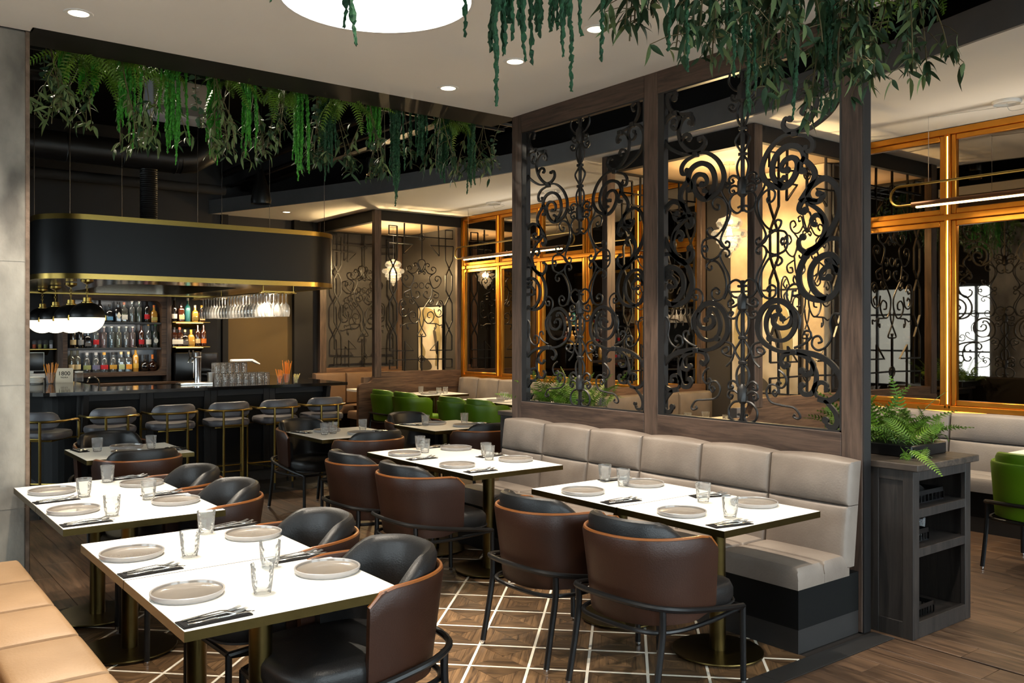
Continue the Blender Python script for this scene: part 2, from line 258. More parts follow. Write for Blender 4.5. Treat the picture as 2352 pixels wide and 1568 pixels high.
M['conc']=pm('raw_concrete',(168,162,150),.85,var=.4,vs=2.6,col2=(92,88,82),bump=.7,bs=16,spec=.2,detail=9,stretch=(1,1,.6))
M['brass']=pm('brushed_brass',(150,126,66),.28,1,var=.12,vs=30,stretch=(1,1,8))
M['dbrass']=pm('aged_brass',(88,74,42),.34,1,var=.15,vs=20)
M['gold']=pm('gold_frame',(212,142,52),.3,.9,var=.12,vs=8)
M['hood']=pm('hood_satin_black',(14,14,15),.42,0,var=.15,vs=3,spec=.22)
M['hoodu']=pm('hood_underside_metal',(150,140,126),.16,1)
M['mirror']=pm('smoked_mirror',(150,141,130),.015,1)
M['stone']=pm('black_stone_top',(20,19,19),.07,var=.3,vs=12,spec=.7)
M['white']=pm('white_table_laminate',(236,232,222),.32,spec=.5,var=.02)
M['leather']=pm('brown_leather',(54,31,20),.4,var=.35,vs=3,bump=.12,bs=160,spec=.3)
M['highlight_rim']=pm('leather_edge_highlight',(124,72,30),.32,bump=.1,bs=120)  # brown leather edge catching light, the highlight put into its colour
M['blackl']=pm('black_leather',(27,26,26),.42,var=.2,vs=4,bump=.12,bs=160,spec=.35)
M['taupe']=pm('taupe_leather',(130,119,109),.44,var=.12,vs=5,bump=.12,bs=90,col2=(114,103,94),spec=.4)
M['daylit_grey']=pm('daylit_grey_leather',(138,134,134),.46,var=.1,vs=5,bump=.12,bs=90,spec=.4)  # grey bench leather with the cool daylight tint put into its colour
M['tan']=pm('tan_leather',(158,128,96),.46,var=.12,vs=4,bump=.12,bs=90,col2=(144,115,84),spec=.4)
M['brownl']=pm('brown_booth_leather',(122,96,74),.5,var=.15,bump=.15,bs=90)
M['green']=pm('green_leather',(84,124,8),.42,var=.15,vs=4,bump=.1,bs=140)
M['grey']=pm('grey_leather',(78,76,80),.42,var=.12,bump=.12,bs=120)
M['chrome']=pm('chrome',(210,210,212),.12,1)
M['plate']=pm('taupe_glazed_stoneware',(134,126,117),.2,var=.12,vs=10,coat=.4)
M['platerim']=pm('grey_plate_rim',(146,142,140),.3)
M['napkin']=pm('black_napkin',(24,22,22),.85,bump=.4,bs=300,spec=.2)
M['steel']=pm('cutlery_steel',(226,224,220),.24,1)
M['glass']=thin_glass('tumbler_glass',(253,254,254),.03,0,.3,70,veil=.13,ior=1.3)
M['bglass']=thin_glass('bar_glass',(253,254,254),.03,.06,.5,60,veil=.05)
M['wglass']=thin_glass('stem_glass',(252,252,250),.02,.14,veil=.34)
M['pglass']=thin_glass('pendant_glass',(255,246,226),.08,.03,veil=.009)
M['led']=emis('led_warm',(255,214,140),9)
M['ledo']=emis('led_amber_line',(255,170,60),4)
M['led2']=emis('led_strip_soft',(255,205,120),5)
M['disk']=emis('light_disc',(255,252,246),5.2)
M['lens']=emis('downlight_lens',(255,236,196),7)
M['globe']=emis('opal_globe',(255,240,200),3.2)
M['bulb']=emis('pendant_bulb',(255,214,140),40)
M['wht']=pm('white_metal',(232,230,226),.4)
M['ceramic']=pm('white_ceramic',(236,234,228),.2)
M['plastic']=pm('black_plastic',(16,16,17),.3)
M['leafd']=pm('leaf_dark',(36,56,36),.6,var=.35,vs=8,col2=(60,84,52),spec=.22)
M['leafl']=pm('leaf_light',(112,126,82),.62,var=.35,vs=8,col2=(84,108,66),spec=.2)
M['amar']=pm('amaranthus_green',(36,108,26),.8,var=.5,vs=60,col2=(66,146,34))
M['amard']=pm('amaranthus_dark',(22,58,36),.8,var=.5,vs=60,col2=(36,84,48))
M['fern']=pm('fern_green',(62,100,22),.5,var=.4,vs=10,col2=(104,138,34))
M['euc']=pm('eucalyptus_green',(66,98,74),.5,var=.3,vs=10)
M['stem']=pm('plant_stem',(96,84,52),.7)
M['straw']=pm('orange_straw',(236,140,40),.4)
M['straww']=pm('amber_straw',(206,132,44),.4)
M['paper']=pm('card_paper',(206,196,176),.7)
M['ink']=pm('black_ink',(20,18,18),.7)
M['canvas']=pm('art_canvas',(220,208,190),.8,var=.8,vs=1.6,col2=(120,106,80),detail=3)
M['artdk']=pm('art_dark_paint',(60,54,48),.8)
M['artgr']=pm('art_olive_paint',(146,132,96),.8,var=.3)
M['winframe']=pm('window_black_frame',(20,20,20),.5)
M['winglass']=thin_glass('window_glass',(245,250,250),.01,.02)
M['road']=pm('pavement',(150,150,148),.9,var=.2)
# ---------------------------------------------------------------- floor
ZC=3.49; ZB=3.565; ZH=4.75
fl=struct('floor',G().box(-2.3,8.4,-1.6,14.3,-.12,-.008),M['joint'],smooth=False)
def clip(poly,f):
    out=[]
    for i in range(len(poly)):
        a,b=poly[i],poly[(i+1)%len(poly)]; fa,fb=f(a),f(b)
        if fa>=0: out.append(a)
        if fa*fb<0: t=fa/(fa-fb); out.append((a[0]+(b[0]-a[0])*t,a[1]+(b[1]-a[1])*t))
    return out
TX0,TX1,TY0,TY1=.72,3.985,2.69,5.79
def clipr(p):
    for f in (lambda q:q[0]-TX0,lambda q:TX1-q[0],lambda q:q[1]-TY0,lambda q:TY1-q[1]):
        if len(p)>2: p=clip(p,f)
    return p if len(p)>2 else None
S2=math.sqrt(.5); PIT=.2949; P0=4.674; Q0=.488
def pq(p,q): return ((p-q)*S2,(p+q)*S2)
def prism_c(g,poly,z0,z1,mi=0): g.prism(poly,'z',z0,z1,mi)
n=0
for i in range(-13,14):
    for j in range(-14,14):
        pc,qc=P0+PIT*(i+.5),Q0+PIT*(j+.5); x,y=pq(pc,qc)
        if not (TX0-.2<x<TX1+.2 and TY0-.2<y<TY1+.2): continue
        g=G(); h=PIT/2-.0085
        rings=[(h,h*.66),(h*.655,h*.33),(h*.325,0)]
        for ro,ri in rings:
            for k in range(4):
                a=k*PI/2; c,s=round(math.cos(a)),round(math.sin(a))
                tr=[(-ro+.001,ro),(ro-.001,ro),(ri,ri+.0006),(-ri,ri+.0006)] if ri else [(-ro+.001,ro),(ro-.001,ro),(0,.0008)]
                pl=[pq(pc+c*u-s*v,qc+s*u+c*v) for u,v in tr]; pl=clipr(pl)
                if pl:
                    if sum(pl[m][0]*pl[(m+1)%len(pl)][1]-pl[(m+1)%len(pl)][0]*pl[m][1] for m in range(len(pl)))<0: pl=pl[::-1]
                    prism_c(g,pl,-.008,0 if (k%2) else -.0005,k%2)
        if g.v: ob('parquet_tile',g,[M['tp'],M['tq']],fl,smooth=False)
for ax in (0,1):
    for i in range(-15,16):
        for j in range(-15,16):
            a=(P0 if ax==0 else Q0)+PIT*i; b0=(Q0 if ax==0 else P0)+PIT*j+(.0072 if ax else .0072); b1=b0+PIT-.0144
            if ax==0: b0-=.0072; b1+=.0072   # one direction runs through the crossings
            pl=[(a-.007,b0),(a+.007,b0),(a+.007,b1),(a-.007,b1)]
            pl=[pq(u,v) if ax==0 else pq(v,u) for u,v in pl]
            if not any(TX0<x<TX1 and TY0<y<TY1 for x,y in pl): continue
            pl=clipr(pl)
            if pl:
                if sum(pl[m][0]*pl[(m+1)%len(pl)][1]-pl[(m+1)%len(pl)][0]*pl[m][1] for m in range(len(pl)))<0: pl=pl[::-1]
                ob('inlay_strip',G().prism(pl,'z',-.008,.0008),M['inlay'],fl,smooth=False)
# dark border boards of the parquet field
for x0,x1,y0,y1 in ((.72,2.3,2.56,2.685),(2.303,3.6,2.56,2.685),(3.603,4.62,2.56,2.685),(.72,2.3,5.795,5.9),(2.303,3.985,5.795,5.9)):
    ob('border_board',G().rbox(x0,x1,y0,y1,-.008,0,.001,seg=1),M['slate'],fl,smooth=False)
pk={}
def plank(x0,y0,y1,w):
    k=(round(y1-y0,2),round(w,3))
    if k not in pk: pk[k]=mesh('floor_plank',G().rbox(.0012,w-.0012,.0012,y1-y0-.0012,-.008,0,.0012,seg=1),M['plank'],False)
    ob('floor_plank',pk[k],None,fl,loc=(x0,y0,0))
def planks(x0,x1,y0,y1,w=.2,L=1.2):
    i=0; x=x0
    while x<x1-.02:
        ww=min(w,x1-x); y=y0-[0,.8,.4][i%3]
        while y<y1:
            a,b=max(y,y0),min(y+L,y1)
            if b-a>.05: plank(x,a,b,ww)
            y+=L
        x+=w; i+=1
planks(4.62,7.66,1.0,4.9); planks(2.4,4.62,1.6,2.555); planks(.6,3.985,5.905,8.86); planks(3.99,4.62,5.95,8.86); planks(4.62,7.66,4.9,9.6)
ob('plank_field',G().box(4.62,8.3,9.6,14.2,-.008,-.001).box(-2.3,.6,-1.6,8.86,-.008,-.001).box(.6,8.3,-1.6,1.0,-.008,-.001).box(.6,2.4,1,2.555,-.008,-.001),M['plank'],fl,smooth=False,kind='stuff')
dt=mesh('dark_floor_tile',G().rbox(.0015,.5985,.0015,.2985,-.008,0,.001,seg=1),M['slate'],False)
for i in range(12):
    for j in range(4): ob('dark_floor_tile',dt,None,fl,loc=(-2.25+i*.6-(.3 if j%2 else 0),8.865+j*.3,0))
ob('bar_floor',G().box(-2.3,4.62,10.065,14.2,-.008,-.001),M['slate'],fl,smooth=False)
# ---------------------------------------------------------------- shell
struct('wall_back',G().box(-2.3,8.4,14.02,14.2,0,ZH),M['dwall'],smooth=False)
struct('wall_right',G().box(8.24,8.4,-1.6,14.02,0,ZH),M['dwall'],smooth=False)
def wall_with_windows(name,ax,pos,t,a0,a1,wins,z0,z1,mat,n0):
    g=G(); b=lambda u0,u1,za,zb: g.box(*((pos,pos+t,u0,u1,za,zb) if ax=='x' else (u0,u1,pos,pos+t,za,zb)))
    b(a0,a1,0,z0); b(a0,a1,z1,ZH); u=a0
    for w0,w1 in wins: b(u,w0,z0,z1); u=w1
    b(u,a1,z0,z1); struct(name,g,mat,smooth=False)
    for k,(w0,w1) in enumerate(wins):
        fr=G(); gl=G()
        bb=lambda G_,u0,u1,za,zb,d0=.03,d1=.09: G_.box(*((pos+d0,pos+d1,u0,u1,za,zb) if ax=='x' else (u0,u1,pos+d0,pos+d1,za,zb)))
        bb(fr,w0,w1,z0,z0+.06); bb(fr,w0,w1,z1-.06,z1); bb(fr,w0,w0+.06,z0+.06,z1-.06); bb(fr,w1-.06,w1,z0+.06,z1-.06)
        m=max(2,int((w1-w0)/.8)); 
        for i in range(1,m): bb(fr,w0+(w1-w0)*i/m-.025,w0+(w1-w0)*i/m+.025,z0+.06,z1-.06)
        for z in (z0+(z1-z0)*.36,z0+(z1-z0)*.72): bb(fr,w0+.06,w1-.06,z-.02,z+.02,.035,.085)
        o=struct('window_%d'%(n0+k),fr,M['winframe'],smooth=False); bb(gl,w0+.05,w1-.05,z0+.05,z1-.05,.055,.06); ob('window_pane',gl,M['winglass'],o,smooth=False)
wall_with_windows('wall_left','x',-2.3,.15,-1.6,14.02,[(.2,3.0),(3.4,5.6),(6.9,9.4),(9.9,12.4)],.5,2.7,M['dwall'],1)
wall_with_windows('wall_front','y',-1.75,.15,-2.15,8.24,[(-.8,1.8),(2.4,5.0),(5.5,8.0)],.45,3.0,M['dwall'],5)
struct('ceiling_upper',G().box(-2.3,8.4,-1.75,14.2,ZH,ZH+.1),M['black'],smooth=False)
struct('building_outside',G().box(-15,-14,-8,12,-.15,3).box(-15,-14,15,30,-.15,3.6),pm('street_facade',(120,116,110),.9,var=.3,vs=.8),smooth=False)
struct('pavement_outside',G().box(-18,-2.4,-14,26,-.3,-.14).box(-2.3,20,-14,-1.8,-.3,-.14),M['road'],smooth=False)
# dining ceiling: slab with a round recess for the light disc
DX,DY,DR=2.362,4.28,.53
g=G(); nn=48; x0,x1,y0,y1=-2.15,4.62,2.55,5.91
ring=[(DX+DR*math.cos(2*PI*k/nn),DY+DR*math.sin(2*PI*k/nn)) for k in range(nn)]
def edge(a):
    c,s=math.cos(a),math.sin(a); t=min((x1-DX)/c if c>1e-6 else 1e9,(x0-DX)/c if c<-1e-6 else 1e9,(y1-DY)/s if s>1e-6 else 1e9,(y0-DY)/s if s<-1e-6 else 1e9); return (DX+c*t,DY+s*t)
angs=sorted([2*PI*k/nn for k in range(nn)]+[math.atan2(y-DY,x-DX)%(2*PI) for x in (x0,x1) for y in (y0,y1)])
vi=[(DX+DR*math.cos(a),DY+DR*math.sin(a)) for a in angs]; vo=[edge(a) for a in angs]; K=len(angs)
vs=[(*p,ZC) for p in vi]+[(*p,ZC) for p in vo]+[(*p,ZC+.11) for p in vi]+[(*p,ZC+.11) for p in vo]
fs=[]
for k in range(K):
    j=(k+1)%K; fs+=[(k,j,K+j,K+k),(2*K+k,3*K+k,3*K+j,2*K+j),(k,2*K+k,2*K+j,j),(K+k,K+j,3*K+j,3*K+k)]
g.add(vs,fs); g.box(-2.15,.96,5.91,6.0,ZC,ZC+.11); g.box(-2.15,4.62,-1.6,1.9,ZC,ZC+.11)
struct('ceiling',g,M['ceil'],smooth=False)
o=thing('light_disc','large round glowing light disc set into the white ceiling','ceiling light',(DX,DY,ZC))
ob('diffuser',G().lathe([(.0,.02),(DR-.012,.02),(DR-.012,.035)],48),M['disk'],o); ob('rim',G().lathe([(DR-.012,-.003),(DR+.004,-.003),(DR+.004,.05),(DR-.012,.05)],48),M['wht'],o)
struct('trim_1',G().box(.95,4.62,5.91,6.29,ZC,ZC+.45).box(-2.15,.95,6.06,6.29,ZC,ZC+.45),M['dkpaint'],smooth=False)
struct('trim_2',G().box(-2.15,4.62,2.5,2.55,ZC,ZC+.4).box(-2.15,4.62,1.9,1.95,ZC,ZC+.4).box(4.62,4.68,-1.6,2.5,ZC,ZC+.4),M['dkpaint'],smooth=False)
# booth-side ceiling with its curved grey fascia
ed=spline([(5.35,-1.6),(5.5,.8),(5.81,2.39),(6.13,3.56),(6.4,5.2),(6.44,7.0),(6.38,8.03),(5.88,10.7),(4.82,13.86),(4.76,14.02)],4)
struct('ceiling_booths',G().prism(ed+[(8.24,14.02),(8.24,-1.6)],'z',ZB,ZB+.05),M['ceil'],smooth=False)
ed2=[(x-.03,y) for x,y in ed]
struct('trim_3',G().prism(ed2+[(x,y) for x,y in ed[::-1]],'z',ZB-.002,ZB+.215),pm('grey_fascia',(128,126,126),.7,var=.08),smooth=False)
# concrete column
g=G(); g.rbox(-.6,.93,6.0,6.9,0,ZC,.012,seg=1)
for z in (.62,1.36,2.1,2.85): g.box(-.6,.925,5.9985,6.0005,z,z+.004)
col=thing('concrete_column','rough grey board-marked concrete column at the left edge of the room','column',(0,0,0))
ob('shaft',g,M['conc'],col,smooth=False)
ob('edge_bead',G().rbox(.925,.95,6.005,6.03,0,ZC,.004,seg=1),pm('dusty_brown_edge',(120,100,84),.85,var=.4,vs=20,bump=.4,bs=60),col,smooth=False)
# passage wall beside the bar
struct('wall_passage',G().box(4.93,5.02,13.94,14.02,0,ZB).box(6.2,6.5,13.98,14.02,0,ZB).box(6.12,6.22,13.9,14.02,0,ZB),M['dkpaint'],smooth=False)
struct('wall_mustard',G().box(5.02,6.12,13.99,14.02,0,2.9),M['mustard'],smooth=False)
# ---------------------------------------------------------------- partition screen with iron grilles
pt=thing('iron_screen_partition','walnut framed partition with two wrought iron grilles behind the taupe banquette','partition',(0,0,0))
X0,X1=4.55,4.61
for y0,y1 in ((2.71,2.84),(4.25,4.38),(5.78,5.91)): ob('post',G().rbox(X0,X1-.012,y0,y1,.0,ZC,.003,seg=1),M['walnutz'],pt,smooth=False)
ob('header',G().rbox(X0-.002,X1-.012,2.84,4.25,3.335,ZC,.003,seg=1).rbox(X0-.002,X1-.012,4.38,5.78,3.335,ZC,.003,seg=1),M['walnut'],pt,smooth=False)
ob('lower_rail',G().rbox(X0-.004,X1-.012,2.84,4.25,.02,1.105,.003,seg=1).rbox(X0-.004,X1-.012,4.38,5.78,.02,1.105,.003,seg=1),M['walnut'],pt,smooth=False)
ob('edge_plate',G().box(X0+.002,X1+.01,2.70,2.7085,0,ZC).box(X1-.011,X1+.01,2.71,5.91,0,1.1).box(X1-.011,X1+.01,2.71,2.84,1.1,ZC).box(X1-.011,X1+.01,4.25,4.38,1.1,ZC).box(X1-.011,X1+.01,5.78,5.91,1.1,ZC),M['blackmat'],pt,smooth=False)
def parse(s): return [[tuple(int(c)/1000 for c in p.split(',')) for p in q.split()] for q in s.split('|')]
def iron_panel(yc,half,thin,par):
    X=4.575
    for sx,nm in ((1,'scroll_work'),(-1,'scroll_work')):
        g=G(); mp=lambda u,v,d: (X-d,yc+sx*u,v)
        for q in IT.split('|'):
            w,b,*r=q.split(); pts=[tuple(int(c)/1000 for c in p.split(',')) for p in r]
            w=int(w)/1000*(.62 if thin else 1.0)
            g.strip(spline([(max(-half,min(half,u)),v) for u,v in pts],5),w,.016,mp,int(b))
        for s in (parse(IR)):
            g.tube([mp(u,v,0) for u,v in spline(s,5)],.0075 if not thin else .0068,6)
        for u,v in ((.384,2.863),(.563,3.173),(.438,3.137),(.379,1.556)): g.rbox(X-.016,X+.016,yc+sx*u-.022,yc+sx*u+.022,v-.018,v+.018,.004,seg=1)
        for u,v in ((.135,2.219),(.25,2.298),(.25,2.147)): g.rbox(X-.013,X+.013,yc+sx*u-.013,yc+sx*u+.013,v-.01,v+.01,.003,seg=1)
        ob(nm,g,M['iron'],par)
    g=G()
    for s in parse(IS):
        for sx in (1,-1): g.tube([(X,yc+sx*u,v) for u,v in spline(s,5)],.008,6)
    ob('spindle_ornament',g,M['iron'],par)
    g=G()
    for a,b in ((2.44,3.335),(1.105,2.005)): g.rbox(X-.011,X+.011,yc-.011,yc+.011,a,b,.003,seg=1)
    for v,h in ((3.19,.042),(2.591,.042),(1.86,.036),(1.279,.04)): g.lathe([(.012,-h-.02),(.034,-h),(.036,h),(.012,h+.03)],8,c=(X,yc,v))
    for v in (2.965,2.804,1.641,1.484): g.rbox(X-.017,X+.017,yc-.026,yc+.026,v-.011,v+.011,.004,seg=1)
    ob('spindle',g,M['iron'],par)
    g=G(); y0,y1=yc-half,yc+half
    for a in ((y0,y0+.012,1.105,3.335),(y1-.012,y1,1.105,3.335),(y0,y1,1.105,1.115),(y0,y1,3.325,3.335)): g.box(X-.02,X+.02,*a)
    ob('grille_frame',g,M['blackmat'],par,smooth=False)
iron_panel(3.545,.703,False,pt); iron_panel(5.08,.698,True,pt)
# black posts lining the openings
ob('black_lining',G().box(X0+.004,X1-.012,4.195,4.2495,1.106,3.334).box(X0+.004,X1-.012,5.72,5.7795,1.106,3.334),M['blackmat'],pt,smooth=False)
# ---------------------------------------------------------------- mirror walls
def mirrors(name,label,y0,y1,n,led_at):
    t=thing(name,label,'mirror'); X=8.2; w=(y1-y0)/n; z0,z1,zm=.975,3.55,2.74
    ob('backing',G().box(X+.012,X+.035,y0,y1,z0,z1),M['black'],t,smooth=False)
    for i in range(n):
        a,b=y0+i*w,y0+(i+1)*w
        for za,zb in ((z0,zm),(zm,z1)):
            f=.028 if zb<z1 else .028
            g=G(); lo,hi=za+(.03 if za==z0 else .03),zb-(.05 if zb==z1 else .03)
            for (u0,u1,v0,v1) in ((a+.03,a+.075,lo,hi),(b-.075,b-.03,lo,hi),(a+.075,b-.075,lo,lo+.05),(a+.075,b-.075,hi-.05,hi)): g.rbox(X-.03,X+.008,u0,u1,v0,v1,.006,seg=1)
            p=ob('mirror_panel',G().box(X,X+.006,a+.07,b-.07,lo+.045,hi-.045),M['mirror'],t,smooth=False); ob('panel_frame',g,M['gold'],p)
    g=G()
    for i in range(n+1):
        c=y0+i*w; c=min(max(c,y0+.018),y1-.018); g.rbox(X-.045,X+.012,c-.03,c-.008,z0,z1,.004,seg=1).rbox(X-.045,X+.012,c+.008,c+.03,z0,z1,.004,seg=1)
    ob('mullion',g,M['gold'],t)
    ob('rail',G().rbox(X-.045,X+.012,y0,y1,z0-.02,z0+.03,.005,seg=1).rbox(X-.05,X+.012,y0,y1,zm-.028,zm+.028,.006,seg=1).rbox(X-.05,X+.012,y0,y1,z1-.05,z1+.01,.006,seg=1),M['gold'],t)
    for i in led_at:
        c=y0+i*w; ob('led_strip',G().box(X-.028,X-.02,c-.0075,c+.0075,z0+.04,z1-.06),M['led2'],t,smooth=False)
    ob('under_strip',G().box(X-.035,X-.02,y0+.03,y1-.03,z0-.032,z0-.022),M['ledo'],t,smooth=False)
    return t
mirrors('gold_framed_mirror','gold framed smoked mirror wall at right above the grey bench',.1,4.99,5,(1,2,3,4))
mirrors('gold_framed_mirror','gold framed smoked mirror wall farther back beyond the green chairs',6.96,11.95,5,(1,3,4,5))
# ---------------------------------------------------------------- booths
def pillow(g,x0,x1,y0,y1,z0,z1,bul=.02,ax='z',sgn=1,n=9,mi=0,er=.016,lo_=.45,fe=5):
    # cushion: rounded pad whose front face bulges along axis ax
    def f(a): return 1-abs(2*a-1)**fe
    ins=lambda a,lo,hi,k: lo+(hi-lo)*a
    D={'x':(y0,y1,z0,z1,x0,x1),'z':(x0,x1,y0,y1,z0,z1),'y':(x0,x1,z0,z1,y0,y1)}[ax]
    u0,u1,v0,v1,d0,d1=D
    if sgn<0: d0,d1=d1,d0
    def q(u,v,d): return {'x':(d,u,v),'z':(u,v,d),'y':(u,d,v)}[ax]
    def P(a,b):
        e=min(a*(u1-u0),(1-a)*(u1-u0),b*(v1-v0),(1-b)*(v1-v0)); k=min(1,e/er); k=math.sqrt(max(0,1-(1-k)**2))
        return q(u0+(u1-u0)*a,v0+(v1-v0)*b,d0+(d1-d0)*(lo_+(1-lo_)*k)+ (bul*f(a)*f(b)*k*(1 if d1>d0 else -1)))
    T=[0,.012,.03,.06,.12,.3,.5,.7,.88,.94,.97,.988,1]; nn=len(T)
    vs=[P(a,b) for a in T for b in T]; fs=[(i*nn+j,(i+1)*nn+j,(i+1)*nn+j+1,i*nn+j+1) for i in range(nn-1) for j in range(nn-1)]
    bnd=[(i,0) for i in range(nn)]+[(nn-1,j) for j in range(1,nn)]+[(i,nn-1) for i in range(nn-2,-1,-1)]+[(0,j) for j in range(nn-2,0,-1)]
    base=len(vs); vs+=[q(u0+(u1-u0)*T[i],v0+(v1-v0)*T[j],d0) for i,j in bnd]; m=len(bnd)
    fs+=[(bnd[k][0]*nn+bnd[k][1],base+k,base+(k+1)%m,bnd[(k+1)%m][0]*nn+bnd[(k+1)%m][1]) for k in range(m)]+[tuple(base+k for k in range(m))]
    return g.add(vs,fs,mi)
def bench_along_y(name,label,xf,xb,y0,y1,face,mat,zs=.46,zb=.96,cols=6,rows=2,backrows=2,bt=.1,grp=None):
    # face -1: sitter looks to -X (back at larger X); +1 the other way
    t=thing(name,label,'bench',(0,0,0),0,grp); s=-face; w=(y1-y0)/cols
    xs=xb-s*bt*1.2
    ob('base',G().box(min(xf+s*.03,xb),max(xf+s*.03,xb),y0+.02,y1-.0,.125,zs-.12),M['black'],t,smooth=False)
    ob('plinth',G().box(min(xf+s*.03,xb),max(xf+s*.03,xb),y0+.021,y1-.001,0,.125),M['slate'],t,smooth=False)
    dr=abs(xs-xf)/rows
    for i in range(cols):
        a,b=y0+i*w+.0015,y0+(i+1)*w-.0015
        for r in range(rows):
            p,q=xf+s*dr*r+s*.001,xf+s*dr*(r+1)-s*.001
            ob('seat_cushion',pillow(G(),min(p,q),max(p,q),a,b,zs-.12,zs-.012,.014,'z'),mat,t)
        zr=[zs-.075,zs-.075+(zb-zs+.075)*.58,zb] if backrows==2 else [zs-.075,zb]
        for r in range(backrows):
            g=pillow(G(),0,bt,a,b,zr[r],zr[r+1]+(.003 if r<backrows-1 else 0),.03,'x',-1,lo_=.66,fe=2.6)
            if r==backrows-1: g.v=[(x_,y_,z_+.016*(1-((y_-(a+b)/2)/((b-a)/2))**2)*(z_-zr[r])/(zr[r+1]-zr[r])) for x_,y_,z_ in g.v]
            # lean: shift with height
            g.v=[((xb-bt*1.15+ s*0 +(v[0]) + .06*(v[2]-zs)/(zb-zs)-.05) if s>0 else (xb+bt*1.15-v[0]-.06*(v[2]-zs)/(zb-zs)+.05),v[1],v[2]) for v in g.v]
            if s<0: g.f=[f[::-1] for f in g.f]
            ob('back_cushion',g,mat,t)
    return t
bench_along_y('banquette','taupe tufted leather banquette along the front of the iron partition',3.95,4.545,2.71,5.88,-1,M['taupe'],cols=6)
bench_along_y('banquette','tan tufted leather banquette in the lower left corner',.80,.03,1.9,5.36,1,M['tan'],zs=.47,cols=7)
bench_along_y('banquette','grey tufted leather banquette under the right mirror wall',7.60,8.18,.12,4.9,-1,M['daylit_grey'],zb=.94,cols=5)
bench_along_y('banquette','taupe tufted banquette under the far mirror wall',7.60,8.18,7.05,11.9,-1,M['taupe'],zb=.96,cols=9,backrows=1)
def smoothpoly(pts,rad,k=5):
    out=[]; n=len(pts)
    for i in range(n):
        r=rad[i]; p=Vector(pts[i]); 
        if r<=0: out.append(tuple(p)); continue
        a=(Vector(pts[i-1])-p).normalized(); b=(Vector(pts[(i+1)%n])-p).normalized()
        p0,p1=p+a*r,p+b*r
        for j in range(k+1):
            t=j/k; q=p0*(1-t)**2+p*2*t*(1-t)+p1*t*t; out.append(tuple(q))
    return out
def booth_screen(y,label,low_end=6.3,deep=.07):
    t=thing('booth_screen',label,'partition'); xc=7.4285
    poly=smoothpoly([(8.17,0),(8.17,1.08),(6.585,1.08),(6.51,.915),(low_end,.915),(low_end,0)],[0,0,.10,.07,.09,0])
    ob('low_panel',G().prism(poly,'y',y-deep/2,y+deep/2),M['walnutx'],t)
    ob('post',G().rbox(6.56,6.68,y-deep/2-.012,y+deep/2,1.0,3.56,.004,seg=1),M['walnutz'],t,smooth=False); ob('post',G().rbox(8.09,8.17,y-deep/2,y+deep/2,1.08,3.4,.004,seg=1),M['walnutz'],t,smooth=False)
    ob('header',G().rbox(6.68,8.17,y-deep/2,y+deep/2,3.405,3.56,.004,seg=1),M['dkpaint'],t,smooth=False)
    g=G()
    for s in parse(IG):
        for sx in (1,-1): g.strip([(xc+sx*u,v) for u,v in s],.017,.02,lambda u,v,d:(u,y-d,v))
    g.strip([(xc,3.402),(xc,2.84)],.02,.02,lambda u,v,d:(u,y-d,v)); g.strip([(xc,1.62),(xc,1.08)],.02,.02,lambda u,v,d:(u,y-d,v))
    for z in (3.2,1.262):
        for rr in (.055,.03): g.tube([(xc+rr*math.cos(a*PI/8),y,z+rr*math.sin(a*PI/8)) for a in range(16)],.007,6,True)
    ob('angular_grille',g,M['iron'],t,smooth=False)
    g=G()
    for s in parse(IM):
        for sx in (1,-1): g.tube([(xc+sx*u,y,v) for u,v in spline(s,5)],.0085,6)
    g.tube([(xc+.045*math.cos(a*PI/8),y,2.43+.045*math.sin(a*PI/8)) for a in range(16)],.007,6,True)
    ob('scroll_medallion',g,M['iron'],t)
    return t
